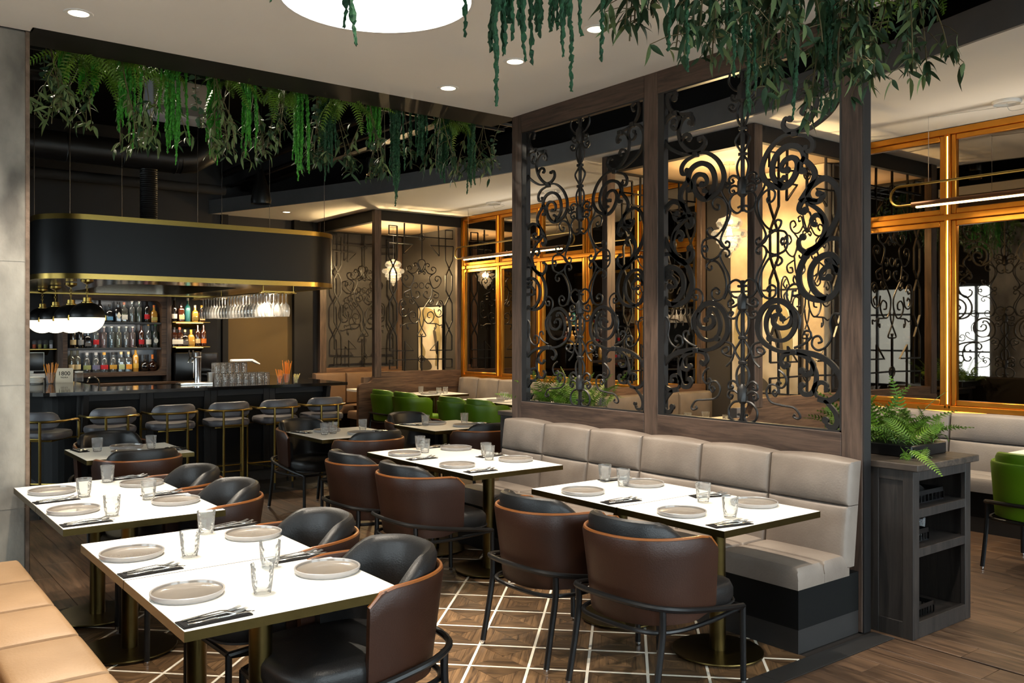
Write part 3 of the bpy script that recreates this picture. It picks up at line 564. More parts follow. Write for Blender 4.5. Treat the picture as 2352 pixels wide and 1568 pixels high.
def booth(y0,y1,who,seat,art_mat_y,conc):
    booth_screen(y0,'walnut and iron booth screen on the near side of the %s booth'%who)
    booth_screen(y1,'walnut and iron booth screen on the far side of the %s booth'%who)
    h=thing('booth_canopy','dark flat canopy above the %s booth between its posts'%who,'canopy')
    ob('fascia',G().rbox(6.57,6.66,y0+.04,y1-.05,3.385,3.56,.004,seg=1),M['dkpaint'],h,smooth=False)
    ob('soffit',G().box(6.66,8.22,y0+.036,y1-.036,3.42,3.45),pm('canopy_soffit_%s'%who,(122,104,84),.5),h,smooth=False)
    struct('wall_booth_'+who,G().box(8.19,8.238,y0+.036,y1-.036,0,3.42),M['dwall'],smooth=False)
    for yb,s,w in ((y0+.04,1,'near'),(y1-.04,-1,'far')):
        b=thing('booth_bench','%s leather bench against the %s screen of the %s booth'%(seat,w,who),'bench'); mt=M['brownl'] if seat=='brown' else M['taupe']
        ob('base',G().box(6.45,8.15,min(yb,yb+s*.5),max(yb,yb+s*.5),0,.34),M['black'],b,smooth=False)
        for i in range(3):
            x0=6.42+i*.58; ya,yc=yb,yb+s*.54; ob('seat_cushion',pillow(G(),x0+.002,x0+.578,min(ya,yc),max(ya,yc),.342,.455,.012,'z'),mt,b)
            ya,yc=yb,yb+s*.11; ob('back_cushion',pillow(G(),x0+.002,x0+.578,min(ya,yc),max(ya,yc),.47,1.0,.02,'y',s),mt,b)
    # pendant
    ym=y0+ (.8 if who=='right' else .62); px=7.27
    p=thing('glass_pendant','tiered clear glass pendant lamp glowing inside the %s booth'%who,'pendant lamp',(px,ym,0))
    ob('canopy',G().lathe([(.055,3.395),(.055,3.418)],16),M['chrome'],p); ob('cord',G().tube([(0,0,2.86),(0,0,3.40)],.004,6),M['chrome'],p)
    ob('glass_shade',G().lathe([(.02,2.88),(.05,2.86),(.11,2.84),(.135,2.80),(.125,2.765),(.10,2.745),(.105,2.735),(.165,2.72),(.185,2.69),(.17,2.655),(.13,2.64),(.128,2.63),(.135,2.61),(.125,2.59),(.10,2.58),(.10,2.565),(.095,2.545),(.07,2.535),(.066,2.515),(.03,2.50),(.026,2.47),(.004,2.44)],28),M['pglass'],p)
    ob('bulb',G().lathe([(.002,2.62),(.022,2.64),(.03,2.68),(.022,2.72),(.012,2.76)],12),M['bulb'],p)
    lamp('POINT','pendant_glow',(px,ym,2.69),(430 if conc else 430),(1,.76,.44),None,.05)
    if conc: 
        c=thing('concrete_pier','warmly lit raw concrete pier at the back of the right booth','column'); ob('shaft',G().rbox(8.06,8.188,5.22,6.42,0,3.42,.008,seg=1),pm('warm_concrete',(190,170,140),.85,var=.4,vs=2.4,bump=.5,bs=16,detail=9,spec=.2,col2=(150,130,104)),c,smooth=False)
    xa=8.05 if conc else 8.18; ya,yb=art_mat_y
    a=thing('abstract_painting','framed abstract painting in cream and olive inside the %s booth'%who,'painting')
    ob('canvas',G().box(xa-.03,xa,ya,yb,1.03,2.13),M['canvas'],a,smooth=False)
    w=yb-ya; q=lambda u,v:(yb-u*w,1.03+v*1.1)
    for nm,mt,pts in (('olive_stroke',M['artgr'],[(.15,.95),(.45,.98),(.8,.85),(.92,.5),(.85,.15),(.7,.1),(.78,.45),(.66,.75),(.4,.86),(.22,.7),(.12,.5),(.3,.3),(.2,.2),(.05,.45),(.05,.75)]),('dark_stroke',M['artdk'],[(.62,.62),(.74,.6),(.8,.3),(.74,.28),(.68,.45)]),('dark_block',M['artdk'],[(.1,.02),(.1,.16),(.3,.2),(.55,.1),(.5,.02)])):
        ob(nm,G().prism(spline([q(*p_) for p_ in pts],4,True),'x',xa-.034,xa-.0302),mt,a,smooth=False)
    g=G()
    for u0,u1,v0,v1 in ((ya-.015,ya,1.015,2.145),(yb,yb+.015,1.015,2.145),(ya,yb,1.015,1.03),(ya,yb,2.13,2.145)): g.box(xa-.04,xa,u0,u1,v0,v1)
    ob('frame',g,M['frame'],a,smooth=False)
booth(5.0,6.9,'right','taupe',(5.5,6.36),True)
booth(12.0,13.9,'back','brown',(12.5,13.27),False)
# ---------------------------------------------------------------- ceiling lights and high services
dl0=None
DLAB={0:'far end of the left row',1:'second in the left row',2:'third in the left row',3:'nearest of the left row',4:'far end of the right row',5:'second from far end, right row',6:'third from far end, right row',7:'nearest of the right row'}
for i,(x,y) in enumerate(DL):
    l='small round downlight in the white ceiling, '+DLAB[i]
    if dl0 is None:
        dl0=thing('downlight',l,'downlight',(x,y,ZC),0,'recessed downlights in the white ceiling')
        ob('trim_ring',G().lathe([(.052,.002),(.056,-.004),(.075,-.005),(.08,.0)],24),M['wht'],dl0); ob('lens',G().lathe([(.002,-.001),(.054,-.002)],24),M['lens'],dl0)
    else: dup(dl0,(x,y,ZC),0,l)
dup(dl0,(5.63,13.08,ZB),0,'small round downlight in the far ceiling beside the bar hood','downlights in the booth ceiling')
def linear_pendant(yl,yr,cany,who):
    X=7.6; t=thing('linear_pendant','brass loop pendant with glowing horizontal tube in front of the %s mirror wall'%who,'pendant lamp')
    zt,zb=2.985,2.81; r=(zt-zb)/2
    pts=[(X,yl-.25,zb),(X,yl-r,zb)]+[(X,yl-r+r*math.sin(a*PI/8),zb+r-r*math.cos(a*PI/8)) for a in range(1,8)]+[(X,yl-r,zt),(X,yr+r,zt)]+[(X,yr+r-r*math.sin(a*PI/8),zt-r+r*math.cos(a*PI/8)) for a in range(1,8)]+[(X,yr+r,zb),(X,yr+.25,zb)]
    ob('brass_loop',G().tube(pts,.011,8),M['brass'],t)
    ob('tube_housing',G().tube([(X,yl-.2,zb),(X,yr+.2,zb)],.024,10),pm('bronze_tube_'+who,(96,62,36),.4,.4),t)
    ob('light_tube',G().rbox(X-.016,X+.010,yr+.24,yl-.24,zb-.034,zb-.016,.004,seg=1),M['led'],t)
    for y in (yl-.35,yr+.35): ob('wire',G().tube([(X,y,zt),(X,y,ZB)],.0022,5),M['chrome'],t)
    for y in cany:
        ob('ceiling_rose',G().lathe([(.10,-.028),(.108,-.02),(.108,-.001)],28,c=(X,y,ZB)),M['wht'],t)
        ob('flex',G().tube(spline([(X,y,ZB-.02),(X,y-.04,ZB-.09),(X,y-.25,ZB-.06),(X,yr+.35 if y<(yl+yr)/2 else yl-.35,ZB-.01)],4),.003,5),M['wht'],t)
    lamp('AREA','tube_light',(X-.02,(yl+yr)/2,zb-.05),24,(1,.84,.6),(X-.02,(yl+yr)/2,0),abs(yl-yr)-.5,size_y=.03).rotation_euler=(0,0,PI/2)
    lamp('AREA','ceiling_fill_lamp',(X,(yl+yr)/2,zb+.04),5,(1,.88,.7),(X,(yl+yr)/2,4),abs(yl-yr)-.5,size_y=.03).rotation_euler=(PI,0,PI/2)  # added area lamp that brightens the booth ceiling from below
linear_pendant(4.25,1.45,(3.25,),'right'); linear_pendant(11.3,8.55,(10.31,9.0),'far')
# black ducts, pipe, track
t=thing('air_duct','large round black ventilation duct under the dark ceiling above the bar','duct')
ob('main_run',G().tube([(-2.1,11,3.78),(3.35,11,3.78)],.165,20).tube([(3.35,11,3.78),(3.5,11.0,3.80),(3.66,11,3.9),(3.74,11,4.06),(3.76,11,4.3),(3.76,11,4.74)],.165,20),M['blackmat'],t)
for i in range(9): ob('seam_ring',G().tube([(-1.5+i*.6+.0,11+.168*math.cos(a*PI/10),3.78+.168*math.sin(a*PI/10)) for a in range(20)],.006,5,True),M['blackmat'],t)
t=thing('flex_duct','ribbed black flexible duct dropping from the big duct to the bar hood','duct')
ob('sleeve',G().lathe([(.095+(.006 if i%2 else 0),2.86+i*.0125) for i in range(62)],16,c=(3.0,11,0)),M['blackmat'],t); ob('collar',G().lathe([(.2,2.853),(.2,2.875),(.11,2.89)],20,c=(3.0,11,0)),M['black'],t)
t=thing('ceiling_pipe','long dark pipe running high along the charcoal wall','pipe'); ob('pipe_run',G().tube([(-2.1,13.2,3.82),(4.7,13.2,3.82)],.07,12),M['dwall'],t)
t=thing('ceiling_beam','black steel beam with pipes under the dark ceiling beyond the partition','beam'); ob('beam',G().rbox(5.2,5.36,-1.5,13.9,3.96,4.14,.01,seg=1),M['blackmat'],t); ob('conduit',G().tube([(5.05,-1.5,4.02),(5.05,13.9,4.02)],.03,8).tube([(4.95,-1.5,4.2),(4.95,13.9,4.2)],.05,10),M['blackmat'],t)
for y in (1.0,2.4,3.8,5.2,6.6,8.0,9.4): ob('hanger_rod',G().tube([(5.28,y,4.12),(5.28,y,4.75)],.008,6),M['frame'],t)
def track_spot(x,y,z,label,first=[None]):
    if first[0] is None:
        t=thing('track_spotlight',label,'spotlight',(x,y,z),0,'black cylinder spotlights'); first[0]=t
        ob('body',G().lathe([(.0,.12),(.07,.118),(.073,.11),(.073,.035),(.071,.03),(.073,.025),(.073,-.06),(.068,-.062),(.06,-.03),(.0,-.03)],20),M['frame'],t)
        ob('bezel',G().lathe([(.0725,-.056),(.0745,-.06),(.0725,-.064),(.067,-.062)],20),M['gold'],t)
        ob('stem',G().tube([(0,0,.11),(0,0,.2)],.012,8).rbox(-.05,.05,-.06,.06,.2,.26,.006,seg=1),M['frame'],t)
    else: dup(first[0],(x,y,z),0,label)
track_spot(5.22,5.15,3.64,'black cylinder spotlight seen through the top of the near iron grille')
track_spot(4.62,8.45,3.44,'black cylinder spotlight hanging below the greenery left of the partition')
tr=thing('light_track','black lighting track under the dark ceiling behind the partition','track'); ob('rail',G().box(5.2,5.24,2.0,7.0,3.88,3.95),M['frame'],tr,smooth=False); ob('rail',G().box(4.58,4.66,6.35,9.6,3.685,3.72),M['frame'],tr,smooth=False)
b=thing('bottle_pendant','small black bottle-shaped pendant lamp hanging left of the booth ceiling','pendant lamp',(3.55,8.9,0))
ob('shade',G().lathe([(.012,3.38),(.03,3.36),(.05,3.28),(.085,3.16),(.105,3.06),(.10,3.02),(.09,3.03)],20),M['frame'],b); ob('cord',G().tube([(0,0,3.37),(0,0,4.75)],.005,6),M['frame'],b)
o=thing('air_conditioner','white wall unit half hidden behind the hanging greenery','air conditioner',(0,0,0))
ob('hanger',G().tube([(2.5,8.65,4.0),(2.5,8.65,4.75)],.008,6).tube([(2.85,8.65,4.0),(2.85,8.65,4.75)],.008,6),M['frame'],o); ob('casing',G().rbox(2.35,3.0,8.5,8.8,3.70,4.05,.02),pm('ac_white',(186,184,190),.4),o); ob('grille',G().box(2.4,2.95,8.492,8.5,3.73,3.8).box(2.36,2.4,8.495,8.5,3.75,4.0),pm('ac_grille',(120,118,124),.5),o,smooth=False)
for k,(x,y) in enumerate(((1.35,8.4),(3.9,9.9))): 
    o=thing('ceiling_speaker','round dark ceiling speaker high in the black ceiling, '+('left by the column' if k==0 else 'right of the duct'),'speaker',(x,y,3.86)); ob('ring',G().lathe([(.0,.0),(.10,-.003),(.12,-.012),(.16,-.01),(.17,0),(.16,.03)],24),M['dkpaint'],o); ob('rod',G().tube([(0,0,.02),(0,0,.89)],.008,6),M['frame'],o)
# ---------------------------------------------------------------- bar hood
def rrect(x0,x1,y0,y1,r,k=8):
    out=[]
    for cx,cy_,a0 in ((x1-r,y1-r,0),(x0+r,y1-r,90),(x0+r,y0+r,180),(x1-r,y0+r,270)):
        for i in range(k+1): a=R(a0+90*i/k); out.append((cx+r*math.cos(a),cy_+r*math.sin(a)))
    return out
def band(g,p,z0,z1,mi=0):
    n=len(p); return g.add([(x,y,z0) for x,y in p]+[(x,y,z1) for x,y in p],[(i,(i+1)%n,n+(i+1)%n,n+i) for i in range(n)],mi)
hd=thing('bar_hood','black bar hood with rounded corners and brass bands hanging over the bar','bar hood')
HX=(1.60,4.82,9.5,13.3)
outer=rrect(*HX,.45); inn=rrect(2.5,3.95,10.4,12.9,.35)
g=G(); band(g,outer,2.26,2.80); ob('shell',g,M['hood'],hd)
def ringpoly(a,b,z,flip=False):
    n=len(a); fs=[(i,(i+1)%n,n+(i+1)%n,n+i) for i in range(n)]
    return [(x,y,z) for x,y in a]+[(x,y,z) for x,y in b],[f[::-1] for f in fs] if flip else fs
g=G(); g.add(*ringpoly(outer,inn,2.222,True)); band(g,inn,2.222,2.5); g.add([(x,y,2.5) for x,y in inn],[tuple(range(len(inn)))]); ob('underside',g,M['hoodu'],hd)
g=G(); g.add([(x,y,2.845) for x,y in outer],[tuple(range(len(outer)))]); ob('top',g,M['black'],hd,smooth=False)
for z0,z1 in ((2.21,2.262),(2.798,2.85)):
    o2=rrect(HX[0]-.006,HX[1]+.006,HX[2]-.006,HX[3]+.006,.456); g=G(); band(g,o2,z0,z1); g.add(*ringpoly(outer,o2,z0)); g.add(*ringpoly(outer,o2,z1,True)); ob('brass_band',g,M['brass'],hd)
for x,y in ((1.9,9.75),(2.35,9.58),(3.1,9.53),(3.9,9.53),(4.6,9.6),(1.75,10.8),(1.78,11.9),(4.0,12.3),(3.95,11.2)): ob('hanging_cable',G().tube([(x,y,2.85),(x,y,4.75)],.003,5),M['steel'],hd)
for x,y in ((3.4,9.7),(4.45,9.75)): ob('recessed_spot',G().lathe([(.0,2.216),(.05,2.215),(.058,2.22)],16,c=(x,y,0)),M['chrome'],hd)
# opal globes
g0=None
for i,y in enumerate((9.66,10.42,11.25,12.05)):
    l='half-globe pendant with black dome and glowing opal bowl, '+('nearest','second','third','farthest')[i]+' of four over the bar'
    if i==0:
        g0=thing('globe_pendant',l,'pendant lamp',(2.04,y,0),0,'half-globe pendants over the bar end')
        ob('ceiling_rose',G().lathe([(.06,2.212),(.06,2.19),(.035,2.175),(.012,2.165)],20),M['brass'],g0)
        g=G()
        for k in range(4): g.tube([(.010*math.cos(a*PI/5)*(1 if k%2 else 0),.010*math.cos(a*PI/5)*(0 if k%2 else 1),2.155-k*.024+.016*math.sin(a*PI/5)) for a in range(10)],.003,5,True)
        g.tube([(0,0,2.08),(0,0,2.03)],.006,6); ob('chain',g,M['brass'],g0)
        ob('cap_collar',G().lathe([(.012,2.035),(.04,2.03),(.042,1.99),(.055,1.985),(.055,1.97)],16),M['brass'],g0)
        ob('dome',G().lathe([(.05,1.985)]+[(.168*math.cos(a*PI/2/8),1.835+.15*math.sin(a*PI/2/8)) for a in range(7,-1,-1)]+[(.166,1.828)],28),M['frame'],g0)
        ob('opal_bowl',G().lathe([(.166*math.cos(a*PI/2/9),1.828-.155*math.sin(a*PI/2/9)) for a in range(9)]+[(.004,1.673)],28),M['globe'],g0)
        ob('rim_clip',G().rbox(.16,.178,-.012,.012,1.80,1.855,.003,seg=1).rbox(-.178,-.16,-.012,.012,1.80,1.855,.003,seg=1),M['brass'],g0)
    else: dup(g0,(2.04,y,0),0,l)
# hanging stemware
rk=thing('glass_rack','brass stemware rack hanging below the hood over the right of the bar','rack')
g=G()
for x in (3.98,4.09,4.20,4.31): g.rbox(x-.026,x+.026,9.78,12.4,2.135,2.147,.003,seg=1)
ob('rails',g,M['brass'],rk); ob('bracket',G().box(3.95,4.34,9.85,9.88,2.145,2.165).box(3.95,4.34,12.3,12.33,2.145,2.165).tube([(3.96,9.86,2.15),(3.96,9.86,2.222)],.006,6).tube([(4.33,9.86,2.15),(4.33,9.86,2.222)],.006,6).tube([(4.33,12.3,2.15),(4.33,12.3,2.222)],.006,6),M['brass'],rk)
wg=mesh('wine_glass',G().lathe([(.036,2.150),(.036,2.147),(.007,2.14),(.004,2.05),(.011,2.03),(.038,2.00),(.048,1.955),(.046,1.91),(.037,1.872)],14),M['wglass'])
for a,x in enumerate((4.035,4.145,4.255)):
    for k in range(22):
        o=ob('wine_glass',wg,None,loc=(x,9.9+k*.108,rnd.uniform(-.004,0))); tag(o,'clear stemmed wine glass hanging upside down from the brass rack','glass','wine glasses hanging over the bar')
# ---------------------------------------------------------------- bar counter (U shape)
def upoly(o,i_): # outer inset o, inner inset
    r=.22
    ox0,ox1,oy0=1.52+o,4.88-o,9.55+o
    out=[(ox0,12.9)]+[(ox0+r-r*math.cos(R(a)),oy0+r-r*math.sin(R(a))) for a in range(0,91,15)]+[(ox1,oy0),(ox1,12.9),(4.15+i_,12.9),(4.15+i_,10.35+0),(2.32-i_,10.35),(2.32-i_,12.9)]
    return out
bc=thing('bar_counter','U-shaped bar with glossy black stone top and dark panelled front','bar counter')
ob('stone_top',G().prism(upoly(0,0),'z',1.055,1.09),M['stone'],bc,smooth=False)
ob('body',G().prism(upoly(.16,-.0)[:],'z',.13,1.054),M['black'],bc,smooth=False)
ob('plinth',G().prism(upoly(.19,.0),'z',0,.129),M['slate'],bc,smooth=False)
yf=9.71
for i,(a,b) in enumerate(((1.95,2.62),(2.62,3.29),(3.29,3.96),(3.96,4.70))):
    g=G()
    for u0,u1,v0,v1 in ((a,a+.07,.13,1.05),(b-.07,b,.13,1.05),(a+.07,b-.07,.98,1.05),(a+.07,b-.07,.13,.23)): g.rbox(u0,u1,yf-.03,yf+.0,v0,v1,.004,seg=1)
    ob('front_panel_frame',g,M['dkpaint'],bc,smooth=False)
for x in (1.99,4.62):
    ob('curved_bracket',G().prism(spline([(9.56,1.05),(9.58,.98),(9.62,.80),(9.68,.62),(9.71,.55)],4)+[(9.71,1.05)],'x',x,x+.05),M['dkpaint'],bc,smooth=False)
ob('end_panel_frame',G().rbox(4.72,4.75,9.75,9.83,.13,1.05,.004,seg=1).rbox(4.72,4.75,10.6,10.68,.13,1.05,.004,seg=1).rbox(4.72,4.75,9.83,10.6,.97,1.05,.004,seg=1),M['dkpaint'],bc,smooth=False)
# back bar cabinet
YB=13.55  # back bar positions, heights and bottles scaled about the camera, baked into these literals
cb=thing('back_bar_cabinet','dark walnut back bar cabinet with rounded bottle niches','cabinet')
def niche(g,x0,x1,z0,z1,r,X0,X1,Z0,Z1,y0,y1):
    # face board X0..X1,Z0..Z1 with a rounded rectangular hole
    o=[]; h=rrect(x0,x1,z0,z1,r,5); n=len(h)
    cx,cz=(x0+x1)/2,(z0+z1)/2
    for x,z in h:
        dx,dz=x-cx,z-cz; t=min((X1-cx)/dx if dx>1e-9 else (X0-cx)/dx if dx<-1e-9 else 1e9,(Z1-cz)/dz if dz>1e-9 else (Z0-cz)/dz if dz<-1e-9 else 1e9); o.append((cx+dx*t,cz+dz*t))
    for p in [(X0,Z0),(X1,Z0),(X1,Z1),(X0,Z1)]:
        i=min(range(n),key=lambda k:(o[k][0]-p[0])**2+(o[k][1]-p[1])**2); o[i]=p
    vs=[(x,y0,z) for x,z in h]+[(x,y0,z) for x,z in o]+[(x,y1,z) for x,z in h]
    g.add(vs,[(i,n+i,n+(i+1)%n,(i+1)%n) for i in range(n)]+[(i,(i+1)%n,2*n+(i+1)%n,2*n+i) for i in range(n)])
g=G(); niche(g,2.61,3.88,1.11,2.15,.09,2.55,3.95,1.05,2.203,YB,YB+.25); niche(g,2.61,3.88,2.247,2.595,.07,2.55,3.95,2.203,2.68,YB,YB+.25); ob('niche_frame',g,M['walnutx'],cb,smooth=False)
ob('niche_back',G().box(2.55,3.95,YB+.25,YB+.27,1.05,2.68),pm('niche_back_panel',(34,36,41),.25,.2),cb,smooth=False)
for z in (1.833,1.461): ob('shelf',G().rbox(2.61,3.875,YB+.005,YB+.25,z-.03,z,.003,seg=1),M['blackmat'],cb,smooth=False)
ob('side_post',G().rbox(2.48,2.55,YB-.02,YB+.27,.96,2.68,.006,seg=1).rbox(3.95,4.015,YB-.02,YB+.27,.96,2.68,.006,seg=1),M['walnutz'],cb,smooth=False)
ob('lower_body',G().box(1.75,4.7,13.47,13.98,.0,.925),M['dkpaint'],cb,smooth=False); ob('counter_top',G().rbox(1.75,4.72,13.43,13.98,.925,.96,.004,seg=1),M['walnutx'],cb,smooth=False)
for k,x in enumerate((2.23,2.81,3.39,3.97)):
    d=ob('drawer_front',G().rbox(x,x+.55,13.452,13.47,.66,.90,.004,seg=1),M['walnutx'],cb,smooth=False); ob('drawer_inset',G().box(x+.05,x+.50,13.448,13.452,.70,.865),M['black'],d,smooth=False); ob('knob',G().lathe([(.0,0),(.013,.004),(.013,.014),(.006,.022)],10),M['brass'],d,loc=(x+.27,13.435,.84))
ob('upper_wall',G().box(1.6,4.80,YB+.27,13.98,.96,3.2),M['dkpaint'],cb,smooth=False)
for z,x0,x1,w in ((1.844,4.03,4.59,'upper right'),(1.471,4.03,4.59,'lower right'),(1.458,1.87,2.47,'left')):
    s=thing('brass_shelf','thin brass bottle shelf with angled brass underside, %s of the back bar'%w,'shelf'); ob('board',G().rbox(x0,x1,YB-.03,YB+.268,z-.012,z,.002,seg=1),M['brass'],s,smooth=False); ob('light_trough',G().prism([(YB+.02,z-.013),(YB+.268,z-.013),(YB+.268,z-.09),(YB+.18,z-.09)],'x',x0+.04,x1-.08),M['brass'],s,smooth=False)
    if x0>3: ob('strip_light',G().box(x0+.06,x1-.1,YB+.0,YB+.01,z-.02,z-.0125),M['led2'],s,smooth=False)
# bottles
KIND={'tall':[(.034,0),(.036,.01),(.036,.17),(.03,.2),(.015,.225),(.014,.28)],'sq':[(.037,0),(.038,.01),(.038,.15),(.034,.17),(.015,.185),(.015,.22)],'rib':[(.034,0),(.035,.01),(.034,.17),(.03,.19),(.013,.20),(.013,.255)],'round':[(.03,0),(.05,.02),(.06,.06),(.05,.10),(.02,.125),(.014,.16)],'short':[(.036,0),(.038,.01),(.038,.11),(.03,.14),(.014,.155),(.013,.19)],'flask':[(.04,0),(.042,.01),(.040,.12),(.028,.15),(.014,.16),(.014,.19)],'cone':[(.046,0),(.047,.01),(.036,.15),(.026,.18),(.018,.19),(.018,.215)]}
CAPH={'tall':.03,'sq':.03,'rib':.01,'round':.05,'short':.03,'flask':.03,'cone':.03}
BC={'clear':((226,234,234),.05),'amber':((70,30,10),.08),'green':((60,150,64),.06),'dark':((16,14,14),.1),'gold':((190,140,60),.06),'teal':((40,112,112),.3),'pink':((236,196,190),.06),'blue':((196,220,228),.06),'rum':((46,20,10),.08),'pale':((216,214,180),.05)}
BM={}
def bmat(k):
    if k not in BM: c,r=BC[k]; BM[k]=thin_glass('bottle_'+k,c,.03,.05,veil=.1) if k in ('clear','pink','blue','pale','green') else pm('bottle_'+k,c,r,spec=.8,coat=.6)
    return BM[k]
LM={}
def lmat(c):
    if c not in LM: LM[c]=pm('label_%d_%d_%d'%c,c,.6)
    return LM[c]
def bottle(x,y,z,kind,col,lab,cap,label,grp,sc_=1.0,shape='band'):
    t=thing('bottle',label,'bottle',(x,y,z),0,grp); p=[(r*sc_,h*sc_) for r,h in KIND[kind]]
    ob('glass_body',G().lathe(p,16,sq=6 if kind in('sq','flask','short') else 0),bmat(col),t)
    top=p[-1][1]; ob('cap',G().lathe([(p[-1][0]+.001,top-.004),(p[-1][0]+.002,top+CAPH[kind]*sc_),(.0,top+CAPH[kind]*sc_)],12),lmat(cap),t)
    if lab:
        h=p[2][1]; r=max(p[1][0],p[2][0])+.0012
        if shape=='disc': ob('label',G().prism([(.026*sc_*math.cos(a*PI/8),h*.5+.03*sc_*math.sin(a*PI/8)) for a in range(16)],'y',-r-.001,-r+.006),lmat(lab),t,smooth=False)
        elif shape=='diamond': ob('label',G().prism([(0,h*.25),(.032,h*.55),(0,h*.85),(-.032,h*.55)],'y',-r-.001,-r+.006),lmat(lab),t,smooth=False)
        else:
            f=.985 if kind in('sq','flask','short') else 1
            ob('label',G().add([(r*1.002*math.cos(a),r*1.002*math.sin(a)*1,zz) for zz in (h*.25,h*.6) for a in [R(205+i*13) for i in range(11)]],[(i,i+1,12+i,11+i) for i in range(10)]) if f==1 else G().box(-r*.86,r*.86,-r*1.03,-r*.9,h*.22,h*.62),lmat(lab),t,smooth=False)
    return t
ordn=['first','second','third','fourth','fifth','sixth','seventh','eighth','ninth','tenth','eleventh','twelfth','thirteenth','fourteenth','fifteenth','sixteenth','seventeenth','eighteenth']
W_=(232,226,212);K_=(20,18,18);RD_=(190,24,34);CR=(214,190,140);OR=(228,120,36);GD=(186,140,56);GN=(40,110,50);GY=(150,148,146);BL=(96,150,186)
def rowb(xs,y,z,spec,where,grp,sc_=1.17):  # bottle xs passed in were worked out from image pixel positions
    for i,(x,s) in enumerate(zip(xs,spec)):
        k,c,l,cp,desc=s[:5]; bottle(x,y,z,k,c,l,cp,'%s bottle, %s from the left on the %s'%(desc,ordn[i],where),grp,sc_,s[5] if len(s)>5 else 'band')
rowb([3.05,3.18,3.30,3.38,3.49,3.59,3.70,3.80],YB+.11,1.833,[('tall','dark',W_,K_,'dark tall'),('short','dark',BL,K_,'blue-label dark'),('sq','dark',(224,214,190),K_,'black diamond-label','diamond'),('sq','pale',W_,(180,120,96),'pale white-label'),('rib','clear',None,W_,'clear ribbed'),('rib','green',None,W_,'bright green'),('tall','dark',RD_,K_,'dark red-label'),('short','gold',(206,190,96),OR,'golden orange-stopper')],'top shelf of the niche','bottles on the top niche shelf')
rowb([2.70,2.80,2.89,3.00,3.11,3.21,3.31,3.41,3.50,3.62,3.72,3.82],YB+.11,1.461,[('tall','dark',CR,K_,'dark cream-label'),('tall','dark',GY,GY,'dark grey-label'),('short','dark',(96,90,84),K_,'smoky squat'),('rib','clear',RD_,W_,'clear red-label'),('rib','pink',None,W_,'pink tinted'),('rib','blue',None,W_,'pale blue'),('rib','pale',None,W_,'pale yellow'),('rib','clear',None,W_,'clear glass'),('rib','pink',None,W_,'rose tinted'),('tall','rum',RD_,K_,'dark slender red-label'),('tall','clear',W_,GD,'clear white-label'),('tall','green',W_,GN,'green round-label','disc')],'middle shelf of the niche','bottles on the middle niche shelf')
rowb([2.68,2.76,2.88,3.00,3.11,3.23,3.34,3.44,3.54,3.67,3.78],YB+.11,1.112,[('tall','pale',CR,CR,'cream-label cork-top'),('tall','pale',CR,CR,'kraft-label cork-top'),('cone','clear',(150,156,96),GY,'olive-label flared'),('cone','clear',(112,110,140),GY,'mauve-label flared'),('cone','clear',RD_,GD,'red-label flared'),('cone','clear',(200,150,50),K_,'black and gold flared'),('sq','clear',(176,188,140),CR,'pale green label square'),('sq','clear',(232,150,40),CR,'orange label square'),('tall','gold',(214,170,70),CR,'tall amber'),('round','dark',None,K_,'round black'),('round','rum',None,OR,'round orange-neck')],'bottom shelf of the niche','bottles on the bottom niche shelf')
rowb([2.89,3.05,3.18,3.31,3.47,3.60,3.74],YB+.11,2.249,[('tall','dark',CR,K_,'black'),('tall','dark',GD,K_,'black gold-label'),('tall','dark',CR,K_,'black cream-label'),('tall','dark',W_,K_,'black white-label'),('tall','dark',W_,K_,'dark pale-label'),('tall','dark',(168,160,96),K_,'dark shield-label','disc'),('tall','dark',OR,K_,'dark orange-label')],'uppermost cabinet shelf','bottles on the uppermost shelf')
rowb([4.09,4.19,4.29,4.40,4.50],YB+.1,1.844,[('tall','dark',W_,K_,'dark white-label'),('sq','amber',CR,K_,'amber cream-label'),('tall','teal',None,W_,'matte teal'),('short','gold',(120,100,30),W_,'short golden'),('short','amber',CR,(200,160,60),'squat cream-label')],'upper right brass shelf','bottles on the upper right brass shelf')
rowb([4.09,4.17,4.25,4.34,4.44,4.53],YB+.1,1.471,[('sq','rum',W_,K_,'dark brown'),('sq','rum',W_,(180,90,60),'brown white-label'),('short','dark',(90,84,80),CR,'squat black'),('flask','gold',GD,(220,180,60),'golden flask'),('tall','rum',CR,K_,'rum'),('tall','amber',OR,K_,'orange-label')],'lower right brass shelf','bottles on the lower right brass shelf')
bottle(2.12,YB+.1,1.458,'tall','rum',CR,K_,'dark rum bottle on the left brass shelf behind the globe lamps','bottles on the left shelf')
for i,x in enumerate((2.21,2.28,2.35,2.42)):
    t=thing('jar_of_garnish','%s small glass jar of garnish on the left brass shelf'%ordn[i],'jar',(x,YB+.1,1.458),0,'garnish jars on the left shelf'); ob('glass_jar',G().lathe([(.024,0),(.027,.004),(.027,.11),(.02,.12),(.004,.125)],12),M['glass'],t); ob('filling',G().lathe([(.022,.006),(.022,.06),(0,.062)],10),lmat(((200,80,30),(170,160,60),(120,140,50),(214,206,210))[i]),t)
